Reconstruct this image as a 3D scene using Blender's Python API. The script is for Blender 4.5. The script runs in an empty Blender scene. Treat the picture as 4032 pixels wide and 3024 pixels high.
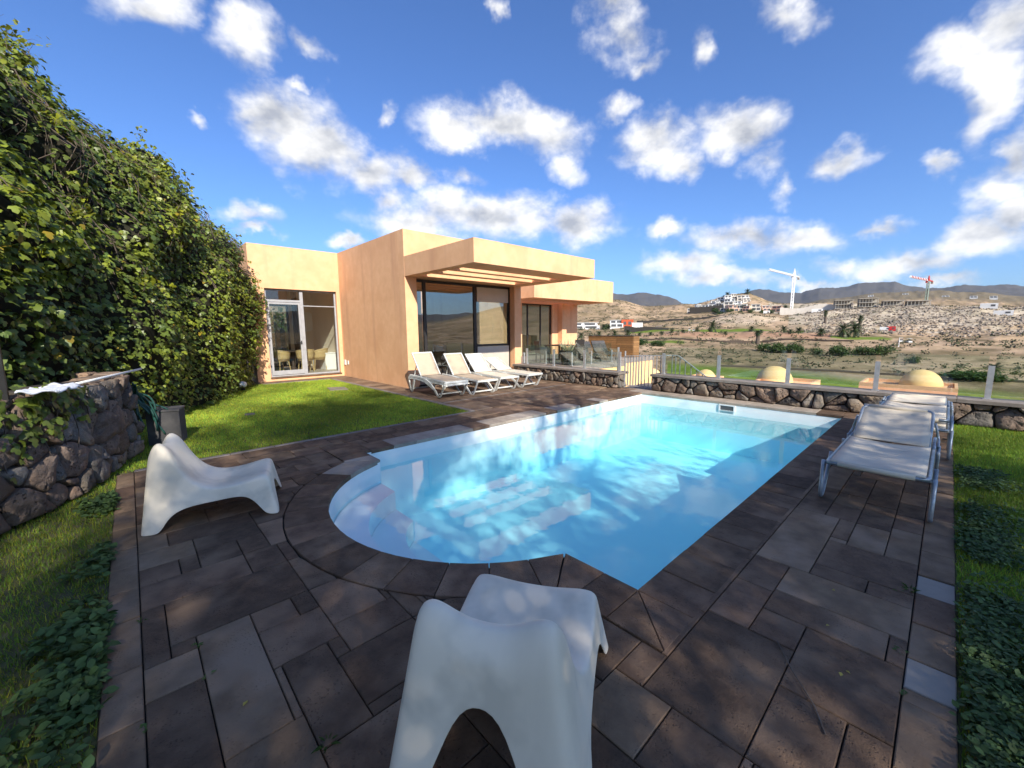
import bpy, bmesh, math, random
import numpy as np
from mathutils import Vector, Matrix, Euler

random.seed(7)
rng = np.random.default_rng(7)
scene = bpy.context.scene
COL = scene.collection
PI = math.pi

# ------------------------------------------------------------------ camera
cam_d = bpy.data.cameras.new('camera')
cam = bpy.data.objects.new('camera', cam_d)
COL.objects.link(cam)
cam_d.sensor_width = 36.0
cam_d.lens = 14.311
cam_d.clip_start = 0.02
cam_d.clip_end = 40000.0
pitch, roll, yaw = 0.132665, 0.0070959, 0.81891
fw = Vector((math.cos(yaw) * math.cos(pitch), math.sin(yaw) * math.cos(pitch), -math.sin(pitch)))
rt = Vector((math.sin(yaw), -math.cos(yaw), 0.0))
dn = fw.cross(rt)
r2 = rt * math.cos(roll) + dn * math.sin(roll)
d2 = -rt * math.sin(roll) + dn * math.cos(roll)
cam.matrix_world = Matrix(((r2.x, -d2.x, -fw.x, 0.0), (r2.y, -d2.y, -fw.y, 0.0),
                           (r2.z, -d2.z, -fw.z, 1.6), (0, 0, 0, 1)))
scene.camera = cam

# ------------------------------------------------------------------ exposure
scene.view_settings.view_transform = 'Standard'
scene.view_settings.look = 'None'
scene.view_settings.exposure = 0.88
scene.view_settings.gamma = 1.0
scene.view_settings.use_curve_mapping = False
scene.cycles.use_denoising = True
scene.cycles.max_bounces = 7
scene.cycles.diffuse_bounces = 4
scene.cycles.glossy_bounces = 4
scene.cycles.transmission_bounces = 6
scene.cycles.transparent_max_bounces = 14
scene.cycles.volume_bounces = 0
scene.cycles.caustics_reflective = False
scene.cycles.caustics_refractive = False
scene.cycles.use_adaptive_sampling = True
scene.cycles.adaptive_threshold = 0.02
scene.cycles.sample_clamp_indirect = 6.0

# ------------------------------------------------------------------ sun
SUN = Vector((-0.2626, -0.7976, 0.5426)).normalized()
sun_d = bpy.data.lights.new('sun', 'SUN')
sun_d.energy = 4.4
sun_d.angle = math.radians(0.55)
sun_d.color = (1.0, 0.93, 0.82)
sun = bpy.data.objects.new('sun', sun_d)
sun.rotation_euler = (-SUN).to_track_quat('-Z', 'Y').to_euler()
sun.location = SUN * 60
COL.objects.link(sun)

# ------------------------------------------------------------------ sky with clouds
world = bpy.data.worlds.new('World')
scene.world = world
world.use_nodes = True
world.cycles.sampling_method = 'MANUAL'
world.cycles.sample_map_resolution = 256
wn, wl = world.node_tree.nodes, world.node_tree.links
wn.clear()
def wnode(t, **kw):
    n = wn.new(t)
    for k, v in kw.items():
        setattr(n, k, v)
    return n
def wmath(op, a, b=None, c=None, clamp=False):
    n = wnode('ShaderNodeMath', operation=op, use_clamp=clamp)
    for i, v in enumerate((a, b, c)):
        if v is None: continue
        if isinstance(v, (int, float)): n.inputs[i].default_value = v
        else: wl.new(v, n.inputs[i])
    return n.outputs[0]
w_out = wnode('ShaderNodeOutputWorld')
w_bg = wnode('ShaderNodeBackground')
w_bg.inputs['Strength'].default_value = 0.148
wl.new(w_bg.outputs[0], w_out.inputs['Surface'])
sky = wnode('ShaderNodeTexSky', sky_type='NISHITA')
sky.sun_disc = False
sky.sun_elevation = math.asin(SUN.z)
sky.sun_rotation = math.atan2(SUN.x, SUN.y) % (2 * PI)
sky.altitude = 200.0
sky.air_density = 1.0
sky.dust_density = 1.1
sky.ozone_density = 2.0
tint = wnode('ShaderNodeMix', data_type='RGBA', blend_type='MULTIPLY')
tint.inputs['Factor'].default_value = 1.0
wl.new(sky.outputs[0], tint.inputs['A'])
tint.inputs['B'].default_value = (0.35, 0.50, 0.75, 1.0)
tc = wnode('ShaderNodeTexCoord')
# cloud banks: azimuth, elevation (degrees), half width, half height (radians), tilt, thinness
CLOUDS = [(74.8,23.1,.091,.055,-4,0),(70.6,20.7,.118,.059,-6,0),(64.9,19.4,.083,.043,-4,0),(59.8,18.8,.062,.032,-10,.1),(77.5,23.2,.045,.029,13,.15),
 (48.3,25.1,.142,.043,4,0),(53.7,24.1,.072,.036,2,.05),(41.6,24.5,.105,.051,-11,.05),(39.2,21.3,.059,.042,-21,.3),(28.2,21.8,.078,.048,-8,.05),
 (25.5,19.5,.052,.037,-8,.2),(19.6,22.0,.076,.042,-20,.05),(16.6,18.4,.052,.047,-11,.3),(33.4,26.2,.044,.03,-6,.3),(49.6,14.6,.24,.055,-2,0),
 (59.4,13.8,.103,.043,3,0),(39.1,13.9,.117,.052,-2,0),(62.2,16.4,.07,.035,22,.25),(53.2,19.1,.061,.035,2,.35),(26.8,12.6,.042,.023,-5,0),
 (18.4,10.2,.146,.038,-6,.05),(24.4,7.7,.124,.037,-4,.1),(11.6,9.4,.069,.029,-7,.1),(6.6,9.7,.043,.02,-9,.2),(3.6,6.6,.083,.025,4,0),
 (-.8,8.3,.057,.036,13,0),(-3.1,9.2,.03,.04,-11,0),(8.6,6.5,.058,.021,-6,.2),(.6,22.4,.067,.039,-32,.05),(-1.6,23.8,.035,.048,-25,0),
 (-1.4,18.9,.036,.053,-20,.1),(-1.5,12.2,.045,.048,8,.1),(-3.0,14.0,.022,.05,-17,.05),(1.8,15.1,.026,.024,-15,.2),(10.2,17.1,.049,.03,-13,.2),
 (15.0,15.1,.03,.04,-10,.4),(77.2,30.3,.05,.054,-3,.15),(85.4,29.1,.061,.03,21,.2),(70.9,30.3,.047,.026,-17,.35),
 (32.5,31.9,.068,.054,-23,.2),(34.3,34.3,.06,.03,-8,.15),(30.2,29.4,.05,.027,-9,.25),(23.4,28.8,.027,.036,-12,.25),(15.4,30.4,.056,.035,-18,.25),
 (47.8,34.9,.018,.028,15,.3),(78.4,12.7,.06,.025,7,.2),(77.8,11.3,.041,.014,6,.15),(68.1,11.1,.043,.017,4,.1),
 (72.2,26.2,.033,.019,-8,.35),(62.9,25.4,.04,.023,7,.4),(82.2,21.5,.021,.014,-8,.35),(20.1,6.1,.146,.021,-4,.2),(10.9,5.2,.094,.014,-4,.25),(.8,4.6,.06,.015,-5,.3)]
# the same broken cumulus goes on round the rest of the sky
_r = random.Random(3)
for _i in range(20):
    az = 100 + 250 * (_i + _r.random()) / 20
    CLOUDS.append((az, _r.choice([9, 14, 20, 27, 36, 48]) + _r.uniform(-3, 3), _r.uniform(.09, .20), _r.uniform(.045, .075), _r.uniform(-12, 12), _r.choice([0, .1, .25])))
for _i in range(5):
    CLOUDS.append((72 * _i + 20, 58 + 10 * _r.random(), _r.uniform(.08, .14), _r.uniform(.05, .08), _r.uniform(-30, 30), .2))
warp_n = wnode('ShaderNodeTexNoise')
warp_n.inputs['Scale'].default_value = 7.0
warp_n.inputs['Detail'].default_value = 5.0
warp_n.inputs['Roughness'].default_value = 0.62
wl.new(tc.outputs['Generated'], warp_n.inputs['Vector'])
w_sub = wnode('ShaderNodeVectorMath', operation='SUBTRACT'); wl.new(warp_n.outputs['Color'], w_sub.inputs[0]); w_sub.inputs[1].default_value = (.5, .5, .5)
w_sc = wnode('ShaderNodeVectorMath', operation='SCALE'); wl.new(w_sub.outputs[0], w_sc.inputs[0]); w_sc.inputs['Scale'].default_value = 0.12
w_dir = wnode('ShaderNodeVectorMath', operation='ADD'); wl.new(tc.outputs['Generated'], w_dir.inputs[0]); wl.new(w_sc.outputs[0], w_dir.inputs[1])
cur = None; curv = None
for az, el, ra, rb, ang, thin in CLOUDS:
    a, e, t = math.radians(az), math.radians(el), math.radians(ang)
    c = Vector((math.cos(a) * math.cos(e), math.sin(a) * math.cos(e), math.sin(e)))
    h = Vector((c.y, -c.x, 0)).normalized(); up = h.cross(c)
    if up.z < 0: up = -up
    u = h * math.cos(t) + up * math.sin(t)
    v = c.cross(u)
    m = Matrix((u, v, c)).transposed()
    mp = wnode('ShaderNodeMapping', vector_type='TEXTURE')
    mp.inputs['Location'].default_value = c
    mp.inputs['Rotation'].default_value = m.to_euler()
    mp.inputs['Scale'].default_value = (ra * 1.12, rb * 1.15, 0.35)
    if cur is None: wl.new(w_dir.outputs[0], mp.inputs['Vector'])
    else:       # evaluate the banks one after another
        sq = wnode('ShaderNodeVectorMath', operation='MULTIPLY_ADD'); wl.new(cur, sq.inputs[0]); sq.inputs[1].default_value = (1e-6,)*3
        wl.new(w_dir.outputs[0], sq.inputs[2]); wl.new(sq.outputs[0], mp.inputs['Vector'])
    ln = wnode('ShaderNodeVectorMath', operation='LENGTH'); wl.new(mp.outputs[0], ln.inputs[0])
    val = ln.outputs['Value']
    if thin: val = wmath('ADD', val, thin)
    cur = val if cur is None else wmath('MINIMUM', cur, val)
def cloud_noise(vec, scale, detail=7.0, rough=.6):
    n = wnode('ShaderNodeTexNoise'); n.inputs['Scale'].default_value = scale
    n.inputs['Detail'].default_value = detail; n.inputs['Roughness'].default_value = rough
    wl.new(vec, n.inputs['Vector']); return n.outputs['Fac']
strch = wnode('ShaderNodeMapping'); strch.inputs['Scale'].default_value = (1, 1, 1.5)
wl.new(tc.outputs['Generated'], strch.inputs['Vector'])
off = wnode('ShaderNodeVectorMath', operation='ADD'); wl.new(strch.outputs[0], off.inputs[0]); off.inputs[1].default_value = (-.014, -.036, .045)
n1 = cloud_noise(strch.outputs[0], 10.0, 9.0, .57)
n2 = cloud_noise(off.outputs[0], 10.0, 4.0, .5)
mask = wmath('SUBTRACT', 1.0, cur)
raw = wmath('ADD', mask, wmath('MULTIPLY', wmath('SUBTRACT', n1, .5), 1.75))
dens = wnode('ShaderNodeMapRange', interpolation_type='SMOOTHSTEP')
wl.new(raw, dens.inputs['Value'])
dens.inputs['From Min'].default_value = -0.16; dens.inputs['From Max'].default_value = 0.80
lit = wmath('ADD', 0.50, wmath('MULTIPLY', wmath('SUBTRACT', n1, n2), 2.8))
thick = wnode('ShaderNodeMapRange'); wl.new(raw, thick.inputs['Value'])
thick.inputs['From Min'].default_value = .5; thick.inputs['From Max'].default_value = 1.3
thick.inputs['To Min'].default_value = 0.20; thick.inputs['To Max'].default_value = -.30
lit = wmath('ADD', lit, thick.outputs[0], clamp=True)
cr = wnode('ShaderNodeMix', data_type='RGBA')
wl.new(lit, cr.inputs['Factor'])
cr.inputs['A'].default_value = (1.9, 2.0, 2.25, 1); cr.inputs['B'].default_value = (4.9, 4.8, 4.6, 1)
skymix = wnode('ShaderNodeMix', data_type='RGBA')
wl.new(wmath('MULTIPLY', dens.outputs[0], .96), skymix.inputs['Factor'])
wl.new(tint.outputs['Result'], skymix.inputs['A']); wl.new(cr.outputs['Result'], skymix.inputs['B'])
wl.new(skymix.outputs['Result'], w_bg.inputs['Color'])

# ================================================================== helpers
MATS = {}
def nodes_of(m):
    m.use_nodes = True
    return m.node_tree.nodes, m.node_tree.links
def rgb(c): return (c[0], c[1], c[2], 1.0)
def mat(name, c1, c2=None, scale=6.0, rough=.85, spec=.3, bump=.0, bscale=40.0, obj_var=.0, metal=0.0,
        c3=None, s3=1.5, detail=5.0, translucent=0.0, attr=None, stretch=None, pits=0.0, pscale=30.0, streak=None, coords='Object', bdist=.01):
    """procedural surface: two noise-mixed colours, a broader third one, per-object variation, bump and pits"""
    m = bpy.data.materials.new(name); MATS[name] = m
    n, l = nodes_of(m); b = n['Principled BSDF']
    b.inputs['Roughness'].default_value = rough
    b.inputs['Specular IOR Level'].default_value = spec
    b.inputs['Metallic'].default_value = metal
    tc = n.new('ShaderNodeTexCoord'); vec = tc.outputs[coords]
    oi = n.new('ShaderNodeObjectInfo')
    if coords == 'Object':      # alike pieces must not carry the same marks
        ad = n.new('ShaderNodeVectorMath'); ad.operation = 'MULTIPLY_ADD'
        cx = n.new('ShaderNodeCombineXYZ')
        for i in range(3): l.new(oi.outputs['Random'], cx.inputs[i])
        l.new(cx.outputs[0], ad.inputs[0]); ad.inputs[1].default_value = (37, 61, 23); l.new(vec, ad.inputs[2]); vec = ad.outputs[0]
    if stretch:
        mp = n.new('ShaderNodeMapping'); mp.inputs['Scale'].default_value = stretch; l.new(vec, mp.inputs[0]); vec = mp.outputs[0]
    def noise(s, d=detail, r=.6):
        t = n.new('ShaderNodeTexNoise'); t.inputs['Scale'].default_value = s; t.inputs['Detail'].default_value = d
        t.inputs['Roughness'].default_value = r; l.new(vec, t.inputs['Vector']); return t.outputs['Fac']
    def ramp(f, lo, hi):
        t = n.new('ShaderNodeMapRange'); l.new(f, t.inputs[0]); t.inputs[1].default_value = lo; t.inputs[2].default_value = hi; return t.outputs[0]
    def mix(f, a, bb, mode='MIX'):
        t = n.new('ShaderNodeMix'); t.data_type = 'RGBA'; t.blend_type = mode
        if isinstance(f, float): t.inputs['Factor'].default_value = f
        else: l.new(f, t.inputs['Factor'])
        for k, v in (('A', a), ('B', bb)):
            if isinstance(v, tuple): t.inputs[k].default_value = rgb(v)
            else: l.new(v, t.inputs[k])
        return t.outputs['Result']
    col = c1
    if c2: col = mix(ramp(noise(scale), .35, .65), c1, c2)
    if c3: col = mix(ramp(noise(s3, 3.0), .48, .68), col, c3)
    if attr:
        at = n.new('ShaderNodeAttribute'); at.attribute_name = attr
        col = mix(1.0, col, at.outputs['Color'], 'MULTIPLY')
    if streak:                  # rain streaks running down a wall
        mp = n.new('ShaderNodeMapping'); mp.inputs['Scale'].default_value = (1.5, 1.5, .13); l.new(tc.outputs['Object'], mp.inputs[0])
        t = n.new('ShaderNodeTexNoise'); t.inputs['Scale'].default_value = 1.6; t.inputs['Detail'].default_value = 7; l.new(mp.outputs[0], t.inputs[0])
        col = mix(ramp(t.outputs['Fac'], .55, .80), col, streak)
    if obj_var:
        hv = n.new('ShaderNodeHueSaturation')
        mr = n.new('ShaderNodeMapRange'); l.new(oi.outputs['Random'], mr.inputs[0]); mr.inputs[3].default_value = 1 - obj_var; mr.inputs[4].default_value = 1 + obj_var
        l.new(mr.outputs[0], hv.inputs['Value'])
        if isinstance(col, tuple): hv.inputs['Color'].default_value = rgb(col)
        else: l.new(col, hv.inputs['Color'])
        col = hv.outputs[0]
    h = None
    if pits:
        vo = n.new('ShaderNodeTexVoronoi'); vo.inputs['Scale'].default_value = pscale; l.new(vec, vo.inputs['Vector'])
        pit = ramp(vo.outputs['Distance'], .06, .36)
        gate = ramp(noise(pscale * .11, 6.0), .44, .62)
        inv = n.new('ShaderNodeMath'); inv.operation = 'MULTIPLY_ADD'; l.new(gate, inv.inputs[0])
        s1 = n.new('ShaderNodeMath'); s1.operation = 'SUBTRACT'; l.new(pit, s1.inputs[0]); s1.inputs[1].default_value = 1.0
        l.new(s1.outputs[0], inv.inputs[1]); inv.inputs[2].default_value = 1.0
        h = inv.outputs[0]
        col = mix(pits, col, mix(h, tuple(x * .25 for x in c1), col))
    if isinstance(col, tuple): b.inputs['Base Color'].default_value = rgb(col)
    else: l.new(col, b.inputs['Base Color'])
    if bump:
        bp = n.new('ShaderNodeBump'); bp.inputs['Strength'].default_value = bump; bp.inputs['Distance'].default_value = bdist
        f = noise(bscale, 6.0, .65)
        if h is not None:
            mm = n.new('ShaderNodeMath'); mm.operation = 'MULTIPLY_ADD'; l.new(h, mm.inputs[0]); mm.inputs[1].default_value = .8; l.new(f, mm.inputs[2]); f = mm.outputs[0]
        l.new(f, bp.inputs['Height']); l.new(bp.outputs[0], b.inputs['Normal'])
    if translucent:
        tr = n.new('ShaderNodeBsdfTranslucent'); ms = n.new('ShaderNodeMixShader'); ms.inputs[0].default_value = translucent
        if isinstance(col, tuple): tr.inputs[0].default_value = rgb(col)
        else: l.new(col, tr.inputs[0])
        l.new(b.outputs[0], ms.inputs[1]); l.new(tr.outputs[0], ms.inputs[2]); l.new(ms.outputs[0], n['Material Output'].inputs['Surface'])
    return m
def schlick(n, l, f0, normal=None):
    """Fresnel reflectance that is the same from both sides of a sheet"""
    g = n.new('ShaderNodeNewGeometry'); d = n.new('ShaderNodeVectorMath'); d.operation = 'DOT_PRODUCT'
    l.new(g.outputs['Incoming'], d.inputs[0]); l.new(normal if normal is not None else g.outputs['Normal'], d.inputs[1])
    def m(op, a, b=None):
        t = n.new('ShaderNodeMath'); t.operation = op
        for i, v in enumerate((a, b)):
            if v is None: continue
            if isinstance(v, (int, float)): t.inputs[i].default_value = v
            else: l.new(v, t.inputs[i])
        return t.outputs[0]
    p = m('POWER', m('MAXIMUM', m('SUBTRACT', 1.0, m('ABSOLUTE', d.outputs['Value'])), 0.0), 5.0)
    return m('ADD', m('MULTIPLY', p, 1.0-f0), f0)
def glass(name, tint=(.93, .97, .96), ior=1.5, gain=1.0, rough=0.0, extra=0.0):
    """clear sheet: what is behind shows through it, Fresnel reflection in front"""
    m = bpy.data.materials.new(name); MATS[name] = m
    n, l = nodes_of(m); n.remove(n['Principled BSDF'])
    tr = n.new('ShaderNodeBsdfTransparent'); tr.inputs[0].default_value = rgb(tint)
    gl = n.new('ShaderNodeBsdfGlossy'); gl.inputs['Roughness'].default_value = rough; gl.inputs[0].default_value = (1, 1, 1, 1)
    fr = schlick(n, l, ((ior-1)/(ior+1))**2)
    ma = n.new('ShaderNodeMath'); ma.operation = 'MULTIPLY_ADD'; ma.use_clamp = True; l.new(fr, ma.inputs[0]); ma.inputs[1].default_value = gain; ma.inputs[2].default_value = extra
    ms = n.new('ShaderNodeMixShader'); l.new(ma.outputs[0], ms.inputs[0]); l.new(tr.outputs[0], ms.inputs[1]); l.new(gl.outputs[0], ms.inputs[2])
    l.new(ms.outputs[0], n['Material Output'].inputs['Surface'])
    return m

class MB:
    """collects geometry for one mesh object"""
    def __init__(s): s.v = []; s.f = []
    def add(s, vs, fs):
        o = len(s.v); s.v += [tuple(p) for p in vs]; s.f += [tuple(i + o for i in f) for f in fs]; return s
    def box(s, lo, hi, bev=0.0):
        (x0, y0, z0), (x1, y1, z1) = lo, hi
        if bev <= 0:
            vs = [(x0,y0,z0),(x1,y0,z0),(x1,y1,z0),(x0,y1,z0),(x0,y0,z1),(x1,y0,z1),(x1,y1,z1),(x0,y1,z1)]
            return s.add(vs, [(3,2,1,0),(4,5,6,7),(0,1,5,4),(1,2,6,5),(2,3,7,6),(3,0,4,7)])
        return s.prism([(x0,y0),(x1,y0),(x1,y1),(x0,y1)], z0, z1, bev)
    def prism(s, poly, z0, z1, bev=0.0):
        n = len(poly)
        if bev <= 0:
            vs = [(x,y,z0) for x,y in poly] + [(x,y,z1) for x,y in poly]
            return s.add(vs, [tuple(range(n-1,-1,-1)), tuple(range(n,2*n))] + [(i,(i+1)%n,n+(i+1)%n,n+i) for i in range(n)])
        ins = inset(poly, bev)
        vs = [(x,y,z0) for x,y in poly] + [(x,y,z1-bev) for x,y in poly] + [(x,y,z1) for x,y in ins]
        return s.add(vs, [tuple(range(n-1,-1,-1)), tuple(range(2*n,3*n))] + [(i,(i+1)%n,n+(i+1)%n,n+i) for i in range(n)]
                     + [(n+i,n+(i+1)%n,2*n+(i+1)%n,2*n+i) for i in range(n)])
    def obox(s, c, ax, ay, az):
        """oriented box: centre and three half-axis vectors"""
        c, ax, ay, az = (Vector(q) for q in (c, ax, ay, az))
        vs = [c + sx*ax + sy*ay + sz*az for sz in (-1,1) for sx,sy in ((-1,-1),(1,-1),(1,1),(-1,1))]
        return s.add(vs, [(3,2,1,0),(4,5,6,7),(0,1,5,4),(1,2,6,5),(2,3,7,6),(3,0,4,7)])
    def bar(s, a, b, w, t, up=(0,0,1)):
        a, b = Vector(a), Vector(b); d = (b-a); L = d.length; d.normalize(); up = Vector(up)
        if abs(d.dot(up)) > .98: up = Vector((1,0,0))
        sd = d.cross(up).normalized(); u = sd.cross(d)
        return s.obox((a+b)/2, d*L/2, sd*w/2, u*t/2)
    def tube(s, pts, r, n=8, cap=True):
        pts = [Vector(p) for p in pts]; m = len(pts); rr = r if isinstance(r, (list, tuple)) else [r]*m
        vs = []; prev = None
        for i, p in enumerate(pts):
            d = (pts[min(i+1,m-1)] - pts[max(i-1,0)]).normalized()
            if prev is None:
                a = Vector((0,0,1)) if abs(d.z) < .9 else Vector((1,0,0)); u = d.cross(a).normalized()
            else:
                u = (prev - d*prev.dot(d)).normalized()
            prev = u; w = d.cross(u)
            vs += [p + (u*math.cos(2*PI*k/n) + w*math.sin(2*PI*k/n))*rr[i] for k in range(n)]
        fs = [(i*n+k, i*n+(k+1)%n, (i+1)*n+(k+1)%n, (i+1)*n+k) for i in range(m-1) for k in range(n)]
        if cap: fs += [tuple(range(n-1,-1,-1)), tuple(range((m-1)*n, m*n))]
        return s.add(vs, fs)
    def lathe(s, prof, n=24, c=(0,0,0), cap=True):
        m = len(prof); vs = [(c[0]+r*math.cos(2*PI*k/n), c[1]+r*math.sin(2*PI*k/n), c[2]+z) for r,z in prof for k in range(n)]
        fs = [(i*n+k, i*n+(k+1)%n, (i+1)*n+(k+1)%n, (i+1)*n+k) for i in range(m-1) for k in range(n)]
        if cap: fs += [tuple(range(n-1,-1,-1)), tuple(range((m-1)*n, m*n))]
        return s.add(vs, fs)
    def grid(s, fn, nu, nv, close_u=False):
        vs = [fn(i/(nu-1 if not close_u else nu), j/(nv-1)) for j in range(nv) for i in range(nu)]
        fs = [(j*nu+i, j*nu+(i+1)%nu, (j+1)*nu+(i+1)%nu, (j+1)*nu+i) for j in range(nv-1) for i in range(nu if close_u else nu-1)]
        return s.add(vs, fs)
    def mesh(s, name, m, smooth=False):
        me = bpy.data.meshes.new(name); me.from_pydata(s.v, [], s.f); me.update()
        if m is not None: me.materials.append(MATS[m] if isinstance(m, str) else m)
        if smooth: me.polygons.foreach_set('use_smooth', [True]*len(me.polygons))
        return me
    def build(s, name, m, parent=None, smooth=False, local=False):
        if parent is not None and not local and parent.rotation_euler.z == 0:
            o = wloc(parent); s.v = [(p[0]-o[0], p[1]-o[1], p[2]-o[2]) for p in s.v]
        return link(name, s.mesh(name, m, smooth), parent)
def wloc(o):
    v = Vector((0,0,0))
    while o is not None: v = v + Vector(o.location); o = o.parent
    return v
def link(name, me, parent=None, loc=None):
    o = bpy.data.objects.new(name, me); COL.objects.link(o)
    if parent is not None: o.parent = parent
    if loc is not None: o.location = loc
    return o
def inset(poly, d):
    n = len(poly); out = []
    for i in range(n):
        p0, p1, p2 = Vector(poly[i-1]), Vector(poly[i]), Vector(poly[(i+1)%n])
        e1, e2 = (p1-p0).normalized(), (p2-p1).normalized()
        n1, n2 = Vector((-e1.y,e1.x)), Vector((-e2.y,e2.x)); k = max(.35, 1 + n1.dot(n2))
        q = p1 + (n1+n2)*(d/k); out.append((q.x,q.y))
    return out
def np_mesh(name, V, F, m, tints=None, smooth=False):
    """big mesh straight from arrays; tints is one colour for each vertex"""
    V = np.asarray(V, np.float32); F = np.asarray(F, np.int32); k = F.shape[1]
    me = bpy.data.meshes.new(name)
    me.vertices.add(len(V)); me.vertices.foreach_set('co', V.ravel())
    me.loops.add(F.size); me.loops.foreach_set('vertex_index', F.ravel())
    me.polygons.add(len(F)); me.polygons.foreach_set('loop_start', np.arange(0, F.size, k, dtype=np.int32))
    if smooth: me.polygons.foreach_set('use_smooth', np.ones(len(F), bool))
    if tints is not None:
        a = me.color_attributes.new('tint', 'FLOAT_COLOR', 'POINT'); t = np.ones((len(V),4), np.float32); t[:,:3] = tints
        a.data.foreach_set('color', t.ravel())
    me.update(calc_edges=True); me.validate()
    me.materials.append(MATS[m] if isinstance(m, str) else m)
    return me
def scatter(tv, tf, pos, nrm, size, spin=None, tint=None):
    """copies of a small template (lying in xy, facing +z, pointing +y) set on points with normals"""
    N = len(pos); tv = np.asarray(tv, float); tf = np.asarray(tf, int)
    nz = nrm/np.linalg.norm(nrm, axis=1, keepdims=True)
    ref = rng.normal(size=(N,3)) if spin is None else spin
    y = ref - nz*np.sum(ref*nz, axis=1, keepdims=True); y /= np.linalg.norm(y, axis=1, keepdims=True)+1e-9
    x = np.cross(y, nz)
    V = pos[:,None,:] + size[:,None,None]*(tv[None,:,0:1]*x[:,None,:] + tv[None,:,1:2]*y[:,None,:] + tv[None,:,2:3]*nz[:,None,:])
    F = tf[None] + (np.arange(N)*len(tv))[:,None,None]
    T = None if tint is None else np.repeat(tint, len(tv), axis=0)
    return V.reshape(-1,3), F.reshape(-1, tf.shape[1]), T
def thing(name, label, cat, loc=(0,0,0), rotz=0.0, group=None):
    o = bpy.data.objects.new(name, None); o.empty_display_size = .1; COL.objects.link(o)
    o.location = loc; o.rotation_euler = (0,0,rotz)
    return tag(o, label, cat, group)
def tag(o, label=None, cat=None, group=None, kind=None):
    if label: o['label'] = label
    if cat: o['category'] = cat
    if group: o['group'] = group
    if kind: o['kind'] = kind
    return o
def struct(name, me, parent=None):
    o = link(name, me, parent); o['kind'] = 'structure'; return o
def dup(root, loc, rotz=None, label=None, group=None, scale=None):
    def cp(o, par):
        c = o.copy(); COL.objects.link(c); c.parent = par
        for ch in list(o.children): cp(ch, c)
        return c
    r = cp(root, None); r.location = loc
    if rotz is not None: r.rotation_euler = (0,0,rotz)
    if scale is not None: r.scale = (scale,)*3 if isinstance(scale, (int,float)) else scale
    if label: r['label'] = label
    if group: r['group'] = group
    return r
def subsurf(o, lv=2):
    md = o.modifiers.new('subdivision', 'SUBSURF'); md.levels = lv; md.render_levels = lv; return o
def solid(o, t, off=-1):
    md = o.modifiers.new('thickness', 'SOLIDIFY'); md.thickness = t; md.offset = off; return o
ORD = ['first','second','third','fourth','fifth','sixth','seventh','eighth','ninth','tenth','eleventh','twelfth','thirteenth','fourteenth','fifteenth','sixteenth','seventeenth','eighteenth','nineteenth','twentieth']

# ================================================================== materials
mat('stone_dark', (0.144,0.090,0.056), (0.084,0.053,0.034), scale=11, rough=.9, bump=.9, bscale=45, obj_var=.24, c3=(0.222,0.148,0.095), s3=2.2, pits=.6, pscale=74, bdist=.008, detail=9.0)
mat('stone_brown', (0.174,0.108,0.069), (0.107,0.066,0.043), scale=9, rough=.9, bump=.9, bscale=45, obj_var=.24, c3=(0.254,0.164,0.104), s3=2.0, pits=.6, pscale=66, bdist=.008, detail=9.0)
mat('stone_grey', (0.225,0.150,0.091), (0.153,0.101,0.063), scale=8, rough=.88, bump=.6, bscale=50, obj_var=.16, c3=(0.281,0.198,0.133), s3=2.2, pits=.4, pscale=70, bdist=.006, detail=9.0)
mat('stone_pale', (.35,.29,.23), (.27,.225,.18), scale=7, rough=.88, bump=.5, bscale=50, obj_var=.14, c3=(.40,.34,.275), s3=2.0, pits=.4, pscale=70, bdist=.006, detail=9.0)
mat('stone_blue', (.34,.30,.25), (.265,.24,.205), scale=3.5, rough=.85, bump=.3, bscale=40, obj_var=.08, bdist=.005)
mat('joint_soil', (.022,.019,.016), (.04,.034,.028), scale=18, rough=1, bump=.6, bscale=70)
mat('rock', (0.224,0.164,0.124), (0.124,0.094,0.074), scale=5, rough=.95, bump=1.0, bscale=14, obj_var=.33, c3=(0.216,0.140,0.092), s3=2.0, pits=.7, pscale=22, bdist=.03)
mat('rock_grey', (0.198,0.179,0.156), (0.103,0.093,0.082), scale=5, rough=.95, bump=1.0, bscale=13, obj_var=.3, c3=(0.243,0.182,0.125), s3=2.4, pits=.4, pscale=22, bdist=.03)
mat('mortar', (.03,.026,.023), (.055,.048,.04), scale=9, rough=1, bump=.6, bscale=40)
mat('cap_stone', (.24,.205,.175), (.17,.145,.125), scale=5, rough=.85, bump=.3, bscale=50, obj_var=.15, bdist=.005)
mat('pool_white', (.84,.86,.84), (.78,.81,.80), scale=3, rough=.6, bump=.05, bscale=30)
mat('pool_blue', (.70,.90,.92), (.66,.88,.91), scale=1.6, rough=.65)
mat('wall_peach', (.78,.465,.265), (.73,.42,.23), scale=5, rough=.92, spec=.15, bump=.35, bscale=70, c3=(.69,.385,.21), s3=1.1, streak=(.60,.325,.19), bdist=.004)
mat('wall_cream', (.80,.54,.25), (.76,.50,.225), scale=4, rough=.92, spec=.15, bump=.2, bscale=60, bdist=.004)
mat('wall_inside', (.76,.68,.55), (.72,.64,.51), scale=2, rough=.9, spec=.1)
mat('floor_inside', (.40,.36,.30), (.34,.30,.25), scale=2, rough=.5)
mat('frame_dark', (.022,.019,.018), (.03,.026,.024), scale=8, rough=.45, spec=.4)
mat('frame_grey', (.36,.36,.37), (.30,.30,.31), scale=8, rough=.5, spec=.4)
mat('panel_beige', (.50,.46,.39), (.46,.42,.36), scale=3, rough=.8)
mat('steel', (.46,.46,.46), (.36,.36,.36), scale=9, rough=.42, spec=.5, metal=.35, bump=.1, bscale=30)
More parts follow.
